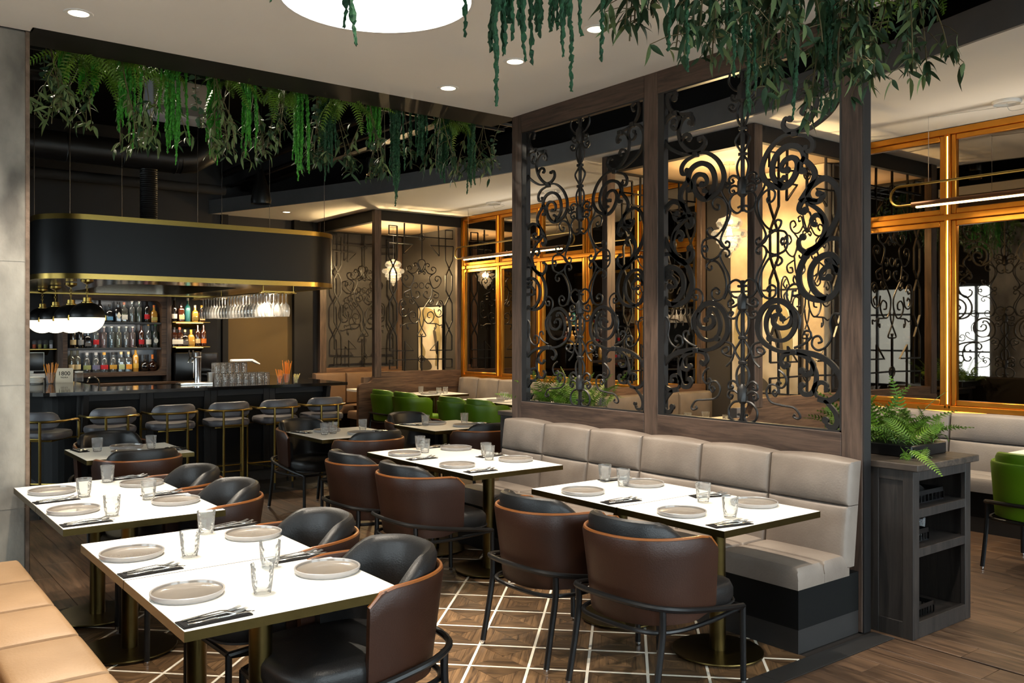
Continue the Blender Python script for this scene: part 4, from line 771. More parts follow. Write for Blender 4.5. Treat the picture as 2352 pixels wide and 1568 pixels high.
# things on and behind the bar
f=thing('bar_fridge','black beer fridge on the back counter right of the bottle niche','fridge'); ob('body',G().rbox(4.05,4.68,13.45,13.8,.961,1.38,.008),M['plastic'],f); ob('glass_door',G().box(4.33,4.66,13.44,13.45,.98,1.36),M['stone'],f,smooth=False); ob('handle',G().box(4.305,4.315,13.435,13.45,1.0,1.35),M['steel'],f,smooth=False)
tp=thing('beer_tap','chrome beer tap tower with two taps on the bar','beer tap',(3.32,10.2,1.09))
ob('tower',G().lathe([(.07,0),(.07,.006),(.038,.012),(.036,.36),(.04,.37),(.0,.372)],20),M['chrome'],tp)
for dx in (-.015,.03): ob('tap',G().tube([(dx,-.03,.31),(dx-.05,-.06,.31),(dx-.10,-.075,.30),(dx-.12,-.08,.25)],.009,8).tube([(dx-.095,-.07,.31),(dx-.11,-.075,.39)],.011,8),M['chrome'],tp)
ob('drip_tray',G().rbox(-.22,.14,-.10,.08,.0,.022,.004,seg=1),M['steel'],tp,label='flat steel drip tray')
pc=ob('plastic_cup',G().lathe([(.034,0),(.036,.004),(.044,.13),(.041,.13),(.033,.006)],14),thin_glass('frosted_cup',(226,224,220),.3,.25),loc=(3.47,10.2,1.09)); tag(pc,'tall frosted plastic cup beside the chrome beer tap','cup')
tg=mesh('bar_tumbler',G().lathe([(.034,.0),(.034,.11),(.028,.118),(.0,.118),],10),M['bglass'])
k=0
for i in range(8):
    for j in range(4): tag(ob('tumbler',tg,None,loc=(3.53+i*.082,10.14+j*.075-i*.004,1.09)),'clear tumbler standing upside down in rows on the bar','glass','upturned tumblers in rows on the bar')
for i in range(5):
    for j in range(2): tag(ob('tumbler',tg,None,loc=(3.55+i*.082,10.24+j*.075,1.21)),'clear tumbler in the upper layer of the upturned glasses on the bar','glass','upper layer of tumblers on the bar')
tw=thing('folded_towel','folded white towel draped on top of the stacked glasses','towel'); ob('cloth',G().rbox(3.72,3.98,10.2,10.30,1.335,1.365,.012).prism([(3.98,1.36),(4.06,1.31),(4.055,1.30),(3.97,1.336)],'y',10.2,10.3),M['ceramic'],tw)
def straw_cup(x,y,z,r,h,n,L,mat,spread,label):
    t=thing('straw_cup',label,'cup',(x,y,z)); ob('glass_cup',G().lathe([(r*.8,0),(r*.85,.004),(r,h),(r*.94,h),(r*.8,.008)],14),M['glass'],t)
    for i in range(n):
        a=rnd.uniform(0,2*PI); b=rnd.uniform(.3,1)*spread; q=rnd.uniform(.85,1); ob('straw',G().tube([(r*.35*math.cos(a),r*.35*math.sin(a),.01),(b*math.cos(a)*r*2,b*math.sin(a)*r*2,L*q)],.0035,5),mat,t)
straw_cup(4.10,9.72,1.09,.032,.09,11,.17,M['straw'],.9,'small glass of orange straws left of the tall orange straws on the bar')
straw_cup(4.19,9.74,1.09,.042,.11,22,.27,M['straw'],.85,'glass of tall orange straws standing on the right of the bar')
straw_cup(4.27,9.66,1.09,.030,.075,14,.115,pm('toothpick',(226,206,130),.6),.8,'small glass of pale picks right of the orange straws on the bar')
straw_cup(2.0,11.3,1.09,.055,.13,22,.25,M['straww'],.9,'glass of amber straws on the left arm of the bar')
t=thing('menu_card','folded cream card lettered 1800 standing on the bar','card',(2.18,11.5,1.09),-R(20)); ob('card',G().box(-.095,.095,-.004,.004,.0,.17),M['paper'],t,smooth=False)
def text(s,size,loc,par,mat,ext=.0008,rot=(PI/2,0,0)):
    cu=bpy.data.curves.new('lettering','FONT'); cu.body=s; cu.size=size; cu.extrude=ext; cu.align_x='CENTER'; cu.align_y='CENTER'; cu.offset=.0006
    tmp=bpy.data.objects.new('lettering',cu); C.objects.link(tmp); me=bpy.data.meshes.new_from_object(tmp.evaluated_get(bpy.context.evaluated_depsgraph_get()))
    bpy.data.objects.remove(tmp); me.materials.clear(); me.materials.append(mat)
    o=bpy.data.objects.new('lettering',me); C.objects.link(o); o.parent=par; o.location=loc; o.rotation_euler=rot; return o
text('1800',.066,(0,-.005,.105),t,M['ink']); text('TEQUILA',.02,(0,-.005,.06),t,M['ink'])
t=thing('side_plates','stack of small white plates on the left end of the bar','plates',(1.86,11.4,1.09))
for i in range(5): ob('plate',G().lathe([(.05,0),(.055,.004),(.085,.018),(.083,.022),(.05,.006)],20),M['ceramic'],t,loc=(0,0,i*.014))
t=thing('till_screen','white till with a dark screen behind the left end of the bar','till',(2.2,13.62,.961),-R(10)); ob('base',G().rbox(-.2,.14,-.1,.16,0.0,.16,.01),M['ceramic'],t); ob('screen',G().rbox(-.2,.12,-.04,-.02,.2,.44,.006),M['plastic'],t); ob('bezel',G().box(-.21,.13,-.019,-.005,.19,.45),M['wht'],t,smooth=False); ob('stand',G().box(-.07,.0,-.015,.02,.15,.25),M['wht'],t,smooth=False)
t=thing('bar_tap','curved chrome sink tap behind the front of the bar','tap',(2.32,10.42,1.0)); ob('spout',G().tube(spline([(0,0,0),(0,0,.13),(-.04,-.0,.19),(-.1,0,.18),(-.12,0,.14)],5),.011,8),M['chrome'],t)
t=thing('storage_jar','small lidded glass jar beside the lettered card on the bar','jar',(2.36,11.6,1.09)); ob('glass_jar',G().lathe([(.045,0),(.05,.006),(.05,.09),(.042,.1),(.042,.11)],14),M['glass'],t); ob('lid',G().lathe([(.046,.11),(.046,.125),(.0,.13)],14),M['wht'],t)
# ---------------------------------------------------------------- tables
def table(x0,y0,sx,sy,label,first=[None]):
    def build():
        t=thing('dining_table',label,'table',(x0+sx/2,y0+sy/2,0)); a,b=sx/2,sy/2
        ob('tabletop',G().rbox(-a+.002,a-.002,-b+.002,b-.002,.716,.75,.0015,seg=1),M['white'],t,smooth=False)
        g=G()
        for q in ((-a,a,-b,-b+.002),(-a,a,b-.002,b),(-a,-a+.002,-b+.002,b-.002),(a-.002,a,-b+.002,b-.002)): g.box(*q,.716,.7485)
        ob('brass_edge',g,M['dbrass'],t,smooth=False)
        ob('pedestal',G().cyl(0,0,.018,.716,.042,20).rbox(-.2,.2,-.03,.03,.705,.716,.002,seg=1),M['dbrass'],t); ob('base_disc',G().lathe([(.0,.012),(.234,.012),(.236,.016),(.234,.021),(.0,.022)],40),M['dbrass'],t)
        for k in range(4): ob('foot',G().lathe([(.016,0),(.016,.006),(.007,.008),(.007,.012)],10,c=(.17*math.cos(k*PI/2+.6),.17*math.sin(k*PI/2+.6),0)),M['chrome'],t)
        return t
    key=(round(sx,3),round(sy,3)); d=first[0] or {}; first[0]=d
    if key not in d: d[key]=build(); return d[key]
    return dup(d[key],(x0+sx/2,y0+sy/2,0),0,label)
TB={'A1':(.86,2.77,.77,.71,'front left table nearest the camera'),'A2':(.86,3.487,.77,.71,'second table of the left row'),'B1':(.86,4.565,.77,.705,'third table of the left row'),'B2':(.86,5.277,.77,.70,'fourth table of the left row beside the column'),
'C':(1.46,6.93,.77,.77,'single table between the column and the bar stools'),'D1':(3.285,2.65,.77,.71,'nearest table at the taupe banquette'),'D2':(3.285,3.367,.77,.71,'second table at the taupe banquette'),'E1':(3.285,4.68,.77,.71,'third table at the taupe banquette'),'E2':(3.285,5.397,.77,.71,'farthest table at the taupe banquette'),
'F':(3.36,7.05,.78,.78,'single table in front of the bar stools'),'G':(4.5,7.03,.77,.78,'single table before the green chairs'),
'H1':(6.95,11.1,.77,.78,'table beside the two farthest green chairs'),'H2':(6.95,9.45,.77,.78,'far table with green chairs along the mirrors'),'H3':(6.95,8.6,.77,.78,'along the far mirrors behind the partition post'),'K':(7.0,3.95,.77,.75,'table behind the fern at the right bench'),'L':(7.1,2.32,.77,.75,'table by the green chair at the right edge')}
for k,(x,y,sx,sy,w) in TB.items(): table(x,y,sx,sy,'white topped pedestal table with brass edge, '+w)
for x,y,w in ((6.9,5.5,'right'),(6.9,12.5,'back')):
    t=thing('booth_table','table with pale top standing inside the %s booth'%w,'table'); ob('tabletop',G().rbox(6.8,7.95,y+.05,y+.85,.712,.75,.003,seg=1),M['white'],t,smooth=False); ob('pedestal',G().cyl(7.4,y+.45,.02,.712,.045,16).cyl(7.4,y+.45,.0,.02,.25,28),M['dbrass'],t)
TS={'A1': 'front left table', 'A2': 'second left table', 'B1': 'third left table', 'B2': 'fourth left table', 'C': 'single table by the column', 'D1': 'first banquette table', 'D2': 'second banquette table', 'E1': 'third banquette table', 'E2': 'fourth banquette table', 'F': 'single table by the stools', 'G': 'table by green chairs', 'H1': 'farthest mirror table', 'H2': 'middle mirror table', 'K': 'table behind the fern', 'L': 'table at the right edge'}
# ---------------------------------------------------------------- chairs
def sup(p,a,b,n): # superellipse direction
    c,s=math.cos(p),math.sin(p); return (a*math.copysign(abs(c)**(2/n),c),b*math.copysign(abs(s)**(2/n),s))
def make_chair(label,shell,pad,cush,grp):
    t=thing('dining_chair',label,'chair',(0,0,0),0,grp)
    # wrap-round shell: u from -1..1 around the back, v up
    def prof(u,kind):
        a=abs(u)
        top=.752-.008*a**2-(.055*max(0,(a-.91)/.09)**2); bot=.375+.01*a+(.05*max(0,(a-.82)/.18)**2)
        return (top,bot) if kind=='s' else (.812-.035*a*a-.145*max(0,(a-.58)/.42)**1.6,.47)
    def pt(u,r_in,z,lean,ex=2.45):
        ph=PI+u*R(94); x,y=sup(ph,.335-r_in,.288-r_in,ex)
        k=(z-.45)*lean; x+= -.0+ (0.02 if abs(u)>.9 else 0); x-=k*.16*max(0,-math.cos(ph)); return (x+.02,y*(1+k*.18),z)
    def shellgrid(th0,th1,kind,umax,nu,nv,lean=1):
        g=G(); vs=[]; 
        ring=[]
        for i in range(nu):
            u=-umax+2*umax*i/(nu-1); top,bot=prof(u/umax if kind=='s' else u/umax,kind); col=[]
            for j in range(nv): z=bot+(top-bot)*j/(nv-1); col.append(pt(u,th0,z,lean))
            m=(th0+th1)/2; col.append(pt(u,th0+(th1-th0)*.22,top+(th1-th0)*.42,lean)); col.append(pt(u,m,top+(th1-th0)*.55,lean)); col.append(pt(u,th0+(th1-th0)*.8,top+(th1-th0)*.42,lean))
            for j in range(nv-1,-1,-1): z=bot+(top-bot)*j/(nv-1); col.append(pt(u,th1,z,lean))
            ring.append(col)
        m=len(ring[0]); vs=[p for c in ring for p in c]
        fs=[(i*m+k,(i+1)*m+k,(i+1)*m+(k+1)%m,i*m+(k+1)%m) for i in range(nu-1) for k in range(m)]
        fs+=[tuple(range(m))[::-1],tuple((nu-1)*m+k for k in range(m))]
        return g.add(vs,fs)
    ob('shell',shellgrid(0,.028,'s',1.0,33,6),shell,t)
    e=[pt(-1+2*i/40,.012,prof(-1+2*i/40,'s')[0]+.011,1) for i in range(41)]
    fr=[(e[0][0],e[0][1],e[0][2]-.03*k) for k in range(8,0,-1)]; fr2=[(e[-1][0],e[-1][1],e[-1][2]-.03*k) for k in range(1,9)]
    ob('highlight_rim',G().tube(e,.0085,6),pad,t)  # tube added along the shell's top edge to carry the painted highlight
    ob('back_cushion',shellgrid(.03,.085,'c',.93,29,5),cush,t)
    # seat
    g=G(); L=[( .0,.385),(.80,.388),(.97,.40),(1.0,.425),(1.0,.462),(.985,.485),(.94,.50),(.85,.508),(.5,.514),(.0,.516)]
    vs=[];n=36
    for k,z in L[1:-1]:
        for i in range(n):
            x,y=sup(2*PI*i/n,.27*k,.268*k,3.6); vs.append((x+.07,y,z-.012*(1 if x>.2 and z>.47 else 0)))
    m=len(L)-2; fs=[(r*n+i,r*n+(i+1)%n,(r+1)*n+(i+1)%n,(r+1)*n+i) for r in range(m-1) for i in range(n)]+[tuple(range(n))[::-1],tuple((m-1)*n+i for i in range(n))]
    ob('seat',g.add(vs,fs),cush,t); ob('seat_welt',G().tube([(*[q+o for q,o in zip(sup(2*PI*i/36,.272,.27,3.6),(.07,0))],.405) for i in range(36)],.006,5,True),cush,t)
    # frame
    up=[(.315,-.262,.375),(.18,-.292,.40),(-.02,-.306,.432),(-.2,-.296,.462),(-.315,-.215,.482),(-.345,0,.486),(-.315,.215,.482),(-.2,.296,.462),(-.02,.306,.432),(.18,.292,.40),(.315,.262,.375)]
    ob('upper_rail',G().tube(spline(up,4),.014,8),M['frame'],t)
    lo=[(.315,-.262,.372),(.05,-.28,.362),(-.18,-.272,.36),(-.29,-.19,.36),(-.315,0,.36),(-.29,.19,.36),(-.18,.272,.36),(.05,.28,.362),(.315,.262,.372)]
    ob('lower_rail',G().tube(spline(lo,4)+[],.0115,8).tube([(.315,-.262,.373),(.325,0,.373),(.315,.262,.373)],.0115,8),M['frame'],t)
    for s in (-1,1):
        l=ob('leg',G().tube(spline([(-.262,s*.262,.474),(-.262,s*.262,.36),(-.29,s*.262,.20),(-.325,s*.266,.02)],4),.0155,8),M['frame'],t); ob('foot_cap',G().lathe([(.012,0),(.014,.004),(.013,.022)],10,c=(-.327,s*.266,0)),M['chrome'],l)
        l=ob('leg',G().tube([(.315,s*.262,.378),(.318,s*.262,.02)],.0145,8),M['frame'],t); ob('foot_cap',G().lathe([(.012,0),(.014,.004),(.013,.022)],10,c=(.318,s*.262,0)),M['chrome'],l)
    return t
ch=None
for x,y,rz,l in ((3.11,2.91,2,'nearest of the chairs facing the taupe banquette'),(3.105,3.60,0,'second of the chairs facing the taupe banquette'),(3.14,4.96,-2,'third of the chairs facing the taupe banquette'),(3.12,5.66,-3,'farthest of the chairs facing the taupe banquette'),
    (1.57,3.06,181,'tucked at the front left table nearest the camera'),(1.58,3.77,180,'tucked at the second table of the left row'),(1.58,4.90,179,'tucked at the third table of the left row'),(1.59,5.57,181,'tucked at the fourth table of the left row'),
    (1.80,6.90,90,'back to the camera, by the column'),(1.85,7.78,-90,'far side of the table by the column'),
    (3.72,6.93,92,'back to the camera, before the bar stools'),(3.62,7.83,-84,'seat visible, before the bar stools'),
    (4.93,6.90,90,'half hidden by the banquette end'),(4.80,7.84,-88,'nearest the green chairs')):
    l='brown leather tub chair with black cushion, '+l
    if ch is None: ch=make_chair(l,M['leather'],M['highlight_rim'],M['blackl'],'brown leather tub chairs'); ch.location=(x,y,0); ch.rotation_euler=(0,0,R(rz))
    else: dup(ch,(x,y,0),R(rz),l)
gc=None
for x,y,rz,l in ((6.72,11.62,0,'farthest of the row at left'),(6.72,10.98,0,'second from the far end of the row'),(6.74,9.82,0,'third from the far end of the row'),(6.76,9.2,0,'nearest of the far row beside the partition'),(6.78,2.66,0,'at the right edge by the grey bench')):
    l='bright green leather tub chair, '+l
    if gc is None: gc=make_chair(l,M['green'],M['green'],M['green'],'green leather tub chairs'); gc.location=(x,y,0); gc.rotation_euler=(0,0,R(rz))
    else: dup(gc,(x,y,0),R(rz),l)
# ---------------------------------------------------------------- bar stools
def make_stool(label):
    t=thing('bar_stool',label,'bar stool',(0,0,0),0,'brass and grey bar stools')
    n=32; L=[(.85,.70),(.97,.706),(1.0,.725),(1.0,.748),(.96,.765),(.85,.772),(.4,.776)]; vs=[]
    for k,z in L:
        for i in range(n):
            x,y=sup(2*PI*i/n,.215*k,.225*k,3.2); vs.append((x+.0,y,z))
    m=len(L); ob('seat',G().add(vs,[(r*n+i,r*n+(i+1)%n,(r+1)*n+(i+1)%n,(r+1)*n+i) for r in range(m-1) for i in range(n)]+[tuple(range(n))[::-1],tuple((m-1)*n+i for i in range(n))]),M['grey'],t)
    def bp(u,r,z): ph=PI+u*R(66); x,y=sup(ph,.225-r,.235-r,2.4); return (x,y,z)
    g=G(); sec=[(0,.815),(-.004,.87),(0,.935),(.012,.952),(.03,.957),(.045,.950),(.052,.93),(.055,.87),(.052,.815),(.04,.797),(.02,.793)]
    ring=[[bp(u,r,.875+(z-.875)*math.sqrt(max(.03,1-abs(u/1.0)**7))) for r,z in sec] for u in [-1+2*i/24 for i in range(25)]]
    m=len(sec); g.add([p for c in ring for p in c],[(i*m+k,(i+1)*m+k,(i+1)*m+(k+1)%m,i*m+(k+1)%m) for i in range(24) for k in range(m)]+[tuple(range(m))[::-1],tuple(24*m+k for k in range(m))]); ob('back_cushion',g,M['grey'],t)
    B=M['brass']
    rail=[(.2,-.235,.30),(.2,-.235,.80),(.185,-.237,.85),(.14,-.24,.868),(.0,-.246,.870),(-.14,-.228,.870),(-.215,-.15,.870),(-.243,0,.870),(-.215,.15,.870),(-.14,.228,.870),(.0,.246,.870),(.14,.24,.868),(.185,.237,.85),(.2,.235,.80),(.2,.235,.30)]
    ob('arm_rail',G().tube(spline(rail,3),.012,8),B,t)
    for s in (-1,1):
        for x,y,z1 in ((.2,s*.235,.31),(-.238,s*.1,.87)):
            l=ob('leg',G().tube([(x,y,.07),(x,y,z1)],.012,8),B,t); ob('foot_tip',G().tube([(x,y,.012),(x,y,.07)],.0105,8).lathe([(.0115,0),(.0115,.012)],8,c=(x,y,0)),M['frame'],l)
    ob('back_crossbar',G().tube([(-.238,-.1,.715),(-.238,.1,.715)],.009,8).tube([(-.238,-.1,.70),(0,-.1,.70)],.008,6).tube([(-.238,.1,.70),(0,.1,.70)],.008,6),B,t)
    ob('footrest',G().tube([(-.238,-.1,.24),(-.238,.1,.24)],.009,8).tube([(.2,-.235,.24),(.2,.235,.24)],.009,8).tube([(-.238,-.1,.24),(.2,-.235,.24)],.009,8).tube([(-.238,.1,.24),(.2,.235,.24)],.009,8),B,t)
    ob('seat_plate',G().rbox(-.17,.17,-.17,.17,.685,.702,.003,seg=1).tube([(.2,-.235,.69),(.2,.235,.69)],.009,8),B,t)
    return t
st=None
for i,(x,y,rz) in enumerate(((1.55,9.12,52),(2.16,9.25,92),(2.74,9.27,90),(3.31,9.27,89),(3.86,9.28,90),(4.42,9.30,88))):
    l='brass framed bar stool with grey cushions, '+('turned askew beside the concrete column','second from the left along the bar front','third from the left along the bar front','fourth from the left along the bar front','fifth from the left along the bar front','rightmost along the bar front')[i]
    if st is None: st=make_stool(l); st.location=(x,y,0); st.rotation_euler=(0,0,R(rz))
    else: dup(st,(x,y,0),R(rz),l)
# ---------------------------------------------------------------- tableware
PL=GLS=CUT=NAP=FK=KN=None
plate_m=mesh('plate',G().lathe([(.0,.006),(.075,.006),(.105,.007),(.117,.012),(.1195,.02),(.122,.0215),(.125,.02),(.1245,.012),(.118,.002),(.10,.0),(.0,.0)],40),M['plate'])
rim_m=mesh('rim',G().lathe([(.1190,.0196),(.122,.0222),(.1255,.0202),(.1252,.0125),(.119,.0015)],40),M['platerim'])
def tumbler():
    g=G(); n=30
    prof=[(.0,.0),(.026,.0),(.030,.003),(.031,.012),(.0345,.03),(.037,.055),(.0385,.08),(.0405,.092),(.0415,.105),(.0400,.1055),(.0385,.092),(.0355,.06),(.031,.028),(.027,.016),(.0,.014)]
    vs=[];fs=[]
    for k,(r,z) in enumerate(prof):
        for i in range(n):
            f=1+ (.035*(1 if i%3==0 else -.5) if .02<z<.085 and k<9 else 0); a=2*PI*i/n; vs.append((r*f*math.cos(a),r*f*math.sin(a),z))
    fs=[(k*n+i,k*n+(i+1)%n,(k+1)*n+(i+1)%n,(k+1)*n+i) for k in range(len(prof)-1) for i in range(n)]
    return g.add(vs,fs)
tum_m=mesh('tumbler',tumbler(),M['glass'],True,25)
def fork():
    g=G(); sec=[(0,.0045,.004),(.03,.0052,.005),(.09,.0035,.009),(.125,.003,.010),(.14,.009,.006),(.152,.0105,.004)]
    vs=[]
    for x,w,z in sec: vs+=[(x,-w,z),(x,w,z),(x,w,z+.002),(x,-w,z+.002)]
    fs=[(i*4+k,i*4+(k+1)%4,i*4+4+(k+1)%4,i*4+4+k) for i in range(len(sec)-1) for k in range(4)]+[(3,2,1,0)]; m=4*len(sec); fs+=[(m-4,m-3,m-2,m-1)]
    g.add(vs,fs)
    for k in range(4):
        y=-.0088+k*.0059; g.tube([(.151,y,.005),(.17,y*1.0,.0065),(.195,y,.014)],[.0016,.0014,.0007],5)
    return g
def knife():
    g=G(); g.rbox(0,.095,-.006,.006,.003,.0075,.002,seg=1); g.prism([(.095,-.005),(.2,-.007),(.214,-.002),(.21,.005),(.095,.006)],'z',.0042,.0062); return g
fork_m=mesh('fork',fork(),M['steel']); knife_m=mesh('knife',knife(),M['steel'])
nap_m=mesh('napkin',G().rbox(-.005,.22,-.042,.042,0,.004,.0012,seg=1).rbox(.0,.205,-.037,.03,.004,.006,.001,seg=1).prism([(.15,-.03),(.235,-.02),(.17,.04)],'z',.006,.0075),M['napkin'],False)
Z0=.75
POS={'A1':([(.99,3.151),(1.516,3.136)],[(1.207,3.013),(1.363,3.326)],[(.868,2.830,2),(1.405,3.40,1)]),  # plate, glass and cutlery positions unprojected from image pixels onto the tabletop
'A2':([(.984,3.851),(1.516,3.89)],[(1.168,3.689),(1.363,4.069)],[(.868,3.545,2),(1.40,4.14,4)]),
'B1':([(.99,4.99),(1.485,4.926)],[(1.117,4.747),(1.389,5.097)],[(.87,4.64,2),(1.39,5.2,5)]),
'B2':([(1.009,5.66),(1.495,5.63)],[(1.124,5.40),(1.349,5.84)],[(.87,5.35,5),(1.39,5.92,2)]),
'C':([(1.80,7.16),(1.88,7.52)],[(1.64,7.42),(2.02,7.34)],[(1.53,7.65,-85),(2.16,7.32,-80)]),
'D1':([(3.43,3.038),(3.92,2.963)],[(3.759,3.176),(3.554,2.831)],[(3.31,2.745,-12),(3.83,3.31,-20)]),
'D2':([(3.43,3.785),(3.90,3.76)],[(3.80,3.99),(3.77,3.80)],[(3.31,3.475,-8),(3.80,4.02,-10)]),
'E1':([(3.43,5.074),(3.92,5.047)],[(3.86,5.33),(3.78,5.18)],[(3.32,4.80,-4),(3.80,5.33,5)]),
'E2':([(3.44,5.80),(3.93,5.83)],[(3.62,5.80),(3.70,6.0)],[(3.32,5.54,-4),(3.78,6.03,0)]),
'F':([(3.84,7.25),(3.68,7.62)],[(3.55,7.40),(3.65,7.43),(3.99,7.50)],[(3.42,7.78,-75),(4.06,7.42,-78)]),
'G':([(4.98,7.22),(4.84,7.58)],[(4.70,7.52),(5.13,7.46)],[(4.55,7.74,-60),(5.2,7.42,-70)])}
for k,(ps,gs,cs) in POS.items():
    w=TS[k]
    for i,(x,y) in enumerate(ps):
        p=ob('plate',plate_m,None,loc=(x,y,Z0)); ob('rim',rim_m,None,p); tag(p,'taupe stoneware plate with grey rim, %s side of the %s'%(('left','right')[i] if k not in 'CFG' else ('near','far')[i],w),'plate','taupe plates on the tables')
    for i,(x,y) in enumerate(gs):
        tag(ob('tumbler',tum_m,None,loc=(x,y,Z0),rz=rnd.random()*3),'clear cut glass tumbler, %s on the %s'%((('near glass','far glass') if k!='F' else ('left glass','middle glass','right glass'))[i],w),'glass','cut glass tumblers on the tables')
    for i,(x,y,a) in enumerate(cs):
        s=('left','right')[i]; a=R(a); c,n_=math.cos(a),math.sin(a)
        tag(ob('napkin',nap_m,None,loc=(x,y,Z0),rz=a),'folded black napkin under cutlery, %s side of the %s'%(s,w),'napkin','black napkins on the tables')
        for j,(me,nm,off,dx,da,zz) in enumerate(((fork_m,'fork',.022,.012,.04,.0055),(fork_m,'fork',.001,.022,-.02,.0055),(knife_m,'knife',-.022,.014,.02,.004))):
            tag(ob(nm,me,None,loc=(x+c*dx-n_*off,y+n_*dx+c*off,Z0+zz-.0015),rz=a+da),'steel %s on the black napkin, %s side of the %s'%(('outer fork','inner fork','knife')[j],s,w),nm,'%ss on the napkins'%nm)
for k,spec in {'H1':([(7.15,11.35),(7.45,11.6)],[(7.25,11.22),(7.42,11.3),(7.2,11.65)]),'H2':([(7.15,9.65),(7.5,9.9)],[(7.4,9.75),(7.43,9.86)]),'K':([(7.2,4.15),(7.5,4.45)],[(7.3,4.5),(7.36,4.57)]),'L':([(7.3,2.6),(7.6,2.8)],[(7.5,2.5)])}.items():
    w=TS[k]
    for i,(x,y) in enumerate(spec[0]): p=ob('plate',plate_m,None,loc=(x,y,Z0)); ob('rim',rim_m,None,p); tag(p,'taupe plate, %s one on the %s'%(('near','far')[i],w),'plate','taupe plates on the tables')
    for i,(x,y) in enumerate(spec[1]): tag(ob('tumbler',tum_m,None,loc=(x,y,Z0)),'clear tumbler, %s on the %s'%(ordn[i]+' glass',w),'glass','cut glass tumblers on the tables')
for i,(x,y,w) in enumerate(((7.02,5.62,'left glass of a pair in the right booth'),(7.1,5.70,'tall glass of a pair in the right booth'),(6.98,6.1,'single glass far side in the right booth'),(7.2,6.05,'second glass far side in the right booth'),(6.95,12.75,'glass on the table of the back booth'))):
    tag(ob('tumbler',tum_m,None,loc=(x,y,Z0)),'clear tumbler, '+w,'glass','tumblers in the booths')
p=ob('plate',plate_m,None,loc=(7.3,5.85,Z0)); ob('rim',rim_m,None,p); tag(p,'taupe plate on the table inside the right booth','plate','taupe plates on the tables')
# ---------------------------------------------------------------- service stations
def station(name,label,x0,x1,y0,y1,h=.92):
    t=thing(name,label,'cabinet'); m=M['darkoak']
    ob('top',G().rbox(x0-.03,x1+.035,y0-.035,y1,h,h+.038,.004,seg=1),M['darkoakt'],t,smooth=False)
    g=G(); g.rbox(x0,x0+.03,y0+.03,y1,0,h,.003,seg=1).rbox(x1-.03,x1,y0+.03,y1,0,h,.003,seg=1).box(x0+.03,x1-.03,y1-.02,y1,.0,h).box(x0+.03,x1-.03,y0+.04,y1-.02,.05,.075); ob('carcass',g,m,t,smooth=False)
    ob('front_frame',G().rbox(x0-.004,x0+.055,y0,y0+.03,0,h,.003,seg=1).rbox(x1-.06,x1+.004,y0,y0+.03,0,h,.003,seg=1).rbox(x0+.055,x1-.06,y0,y0+.03,h-.06,h,.003,seg=1).rbox(x0+.055,x1-.06,y0,y0+.03,0,.09,.003,seg=1),m,t,smooth=False)
    ys=y0+.28
    ob('side_frame',G().rbox(x0-.012,x0,y0+.0,y0+.06,0,h,.002,seg=1).rbox(x0-.012,x0,y0+.2,y0+.28,0,h,.002,seg=1).rbox(x0-.012,x0,y0+.06,y0+.2,h-.06,h,.002,seg=1).rbox(x0-.012,x0,y0+.06,y0+.2,0,.09,.002,seg=1),m,t,smooth=False)
    for z in (.44,.655): ob('shelf',G().rbox(x0+.03,x1-.03,y0+.004,y1-.02,z,z+.05,.003,seg=1),m,t,smooth=False)
    return t
station('service_station','dark oak service station with open shelves at the near end of the partition',4.66,5.30,2.47,3.25)
station('service_station','dark oak service station behind the far end of the taupe banquette',4.66,5.30,5.45,6.22,.955)
def basket(x,y,z,label,w=.26,d=.3,h=.07):
    t=thing('basket',label,'basket',(x,y,z)); g=G(); g.box(-w/2,w/2,-d/2,d/2,0,.006)
    for a,b,c,e in ((-w/2,w/2,-d/2,-d/2+.004),(-w/2,w/2,d/2-.004,d/2),(-w/2,-w/2+.004,-d/2,d/2),(w/2-.004,w/2,-d/2,d/2)):
        g.box(a,b,c,e,.045,h); 
        n=9
        for i in range(n+1):
            if b-a>.05: xx=a+(b-a)*i/n; g.box(xx-.004,xx+.004,c,e,.006,.045)
            else: yy=c+(e-c)*i/n; g.box(a,b,yy-.004,yy+.004,.006,.045)
    ob('slatted_tray',g,M['plastic'],t,smooth=False); return t
basket(4.86,2.68,.076,'black slatted basket on the floor shelf of the service station'); basket(4.84,2.70,.491,'black slatted basket on the middle shelf of the service station'); basket(4.95,2.72,.706,'black slatted basket on the top shelf of the service station',.38,.34)
b=thing('white_bowl','white ceramic bowl resting on the basket in the service station','bowl',(4.87,2.70,.147)); ob('bowl',G().lathe([(.035,0),(.04,.004),(.075,.05),(.082,.07),(.078,.07),(.07,.05),(.035,.008)],24),M['ceramic'],b)
tag(ob('tumbler',tum_m,None,loc=(5.02,2.64,.491)),'clear cut glass tumbler standing on the middle shelf of the service station','glass')
t=thing('folded_napkins','dark folded napkins leaning in the top basket of the service station','napkins',(5.0,2.72,.712)); ob('cloth',G().prism([(-.12,0),(.1,0),(.09,.05),(-.08,.13)],'y',-.08,.08),M['napkin'],t)
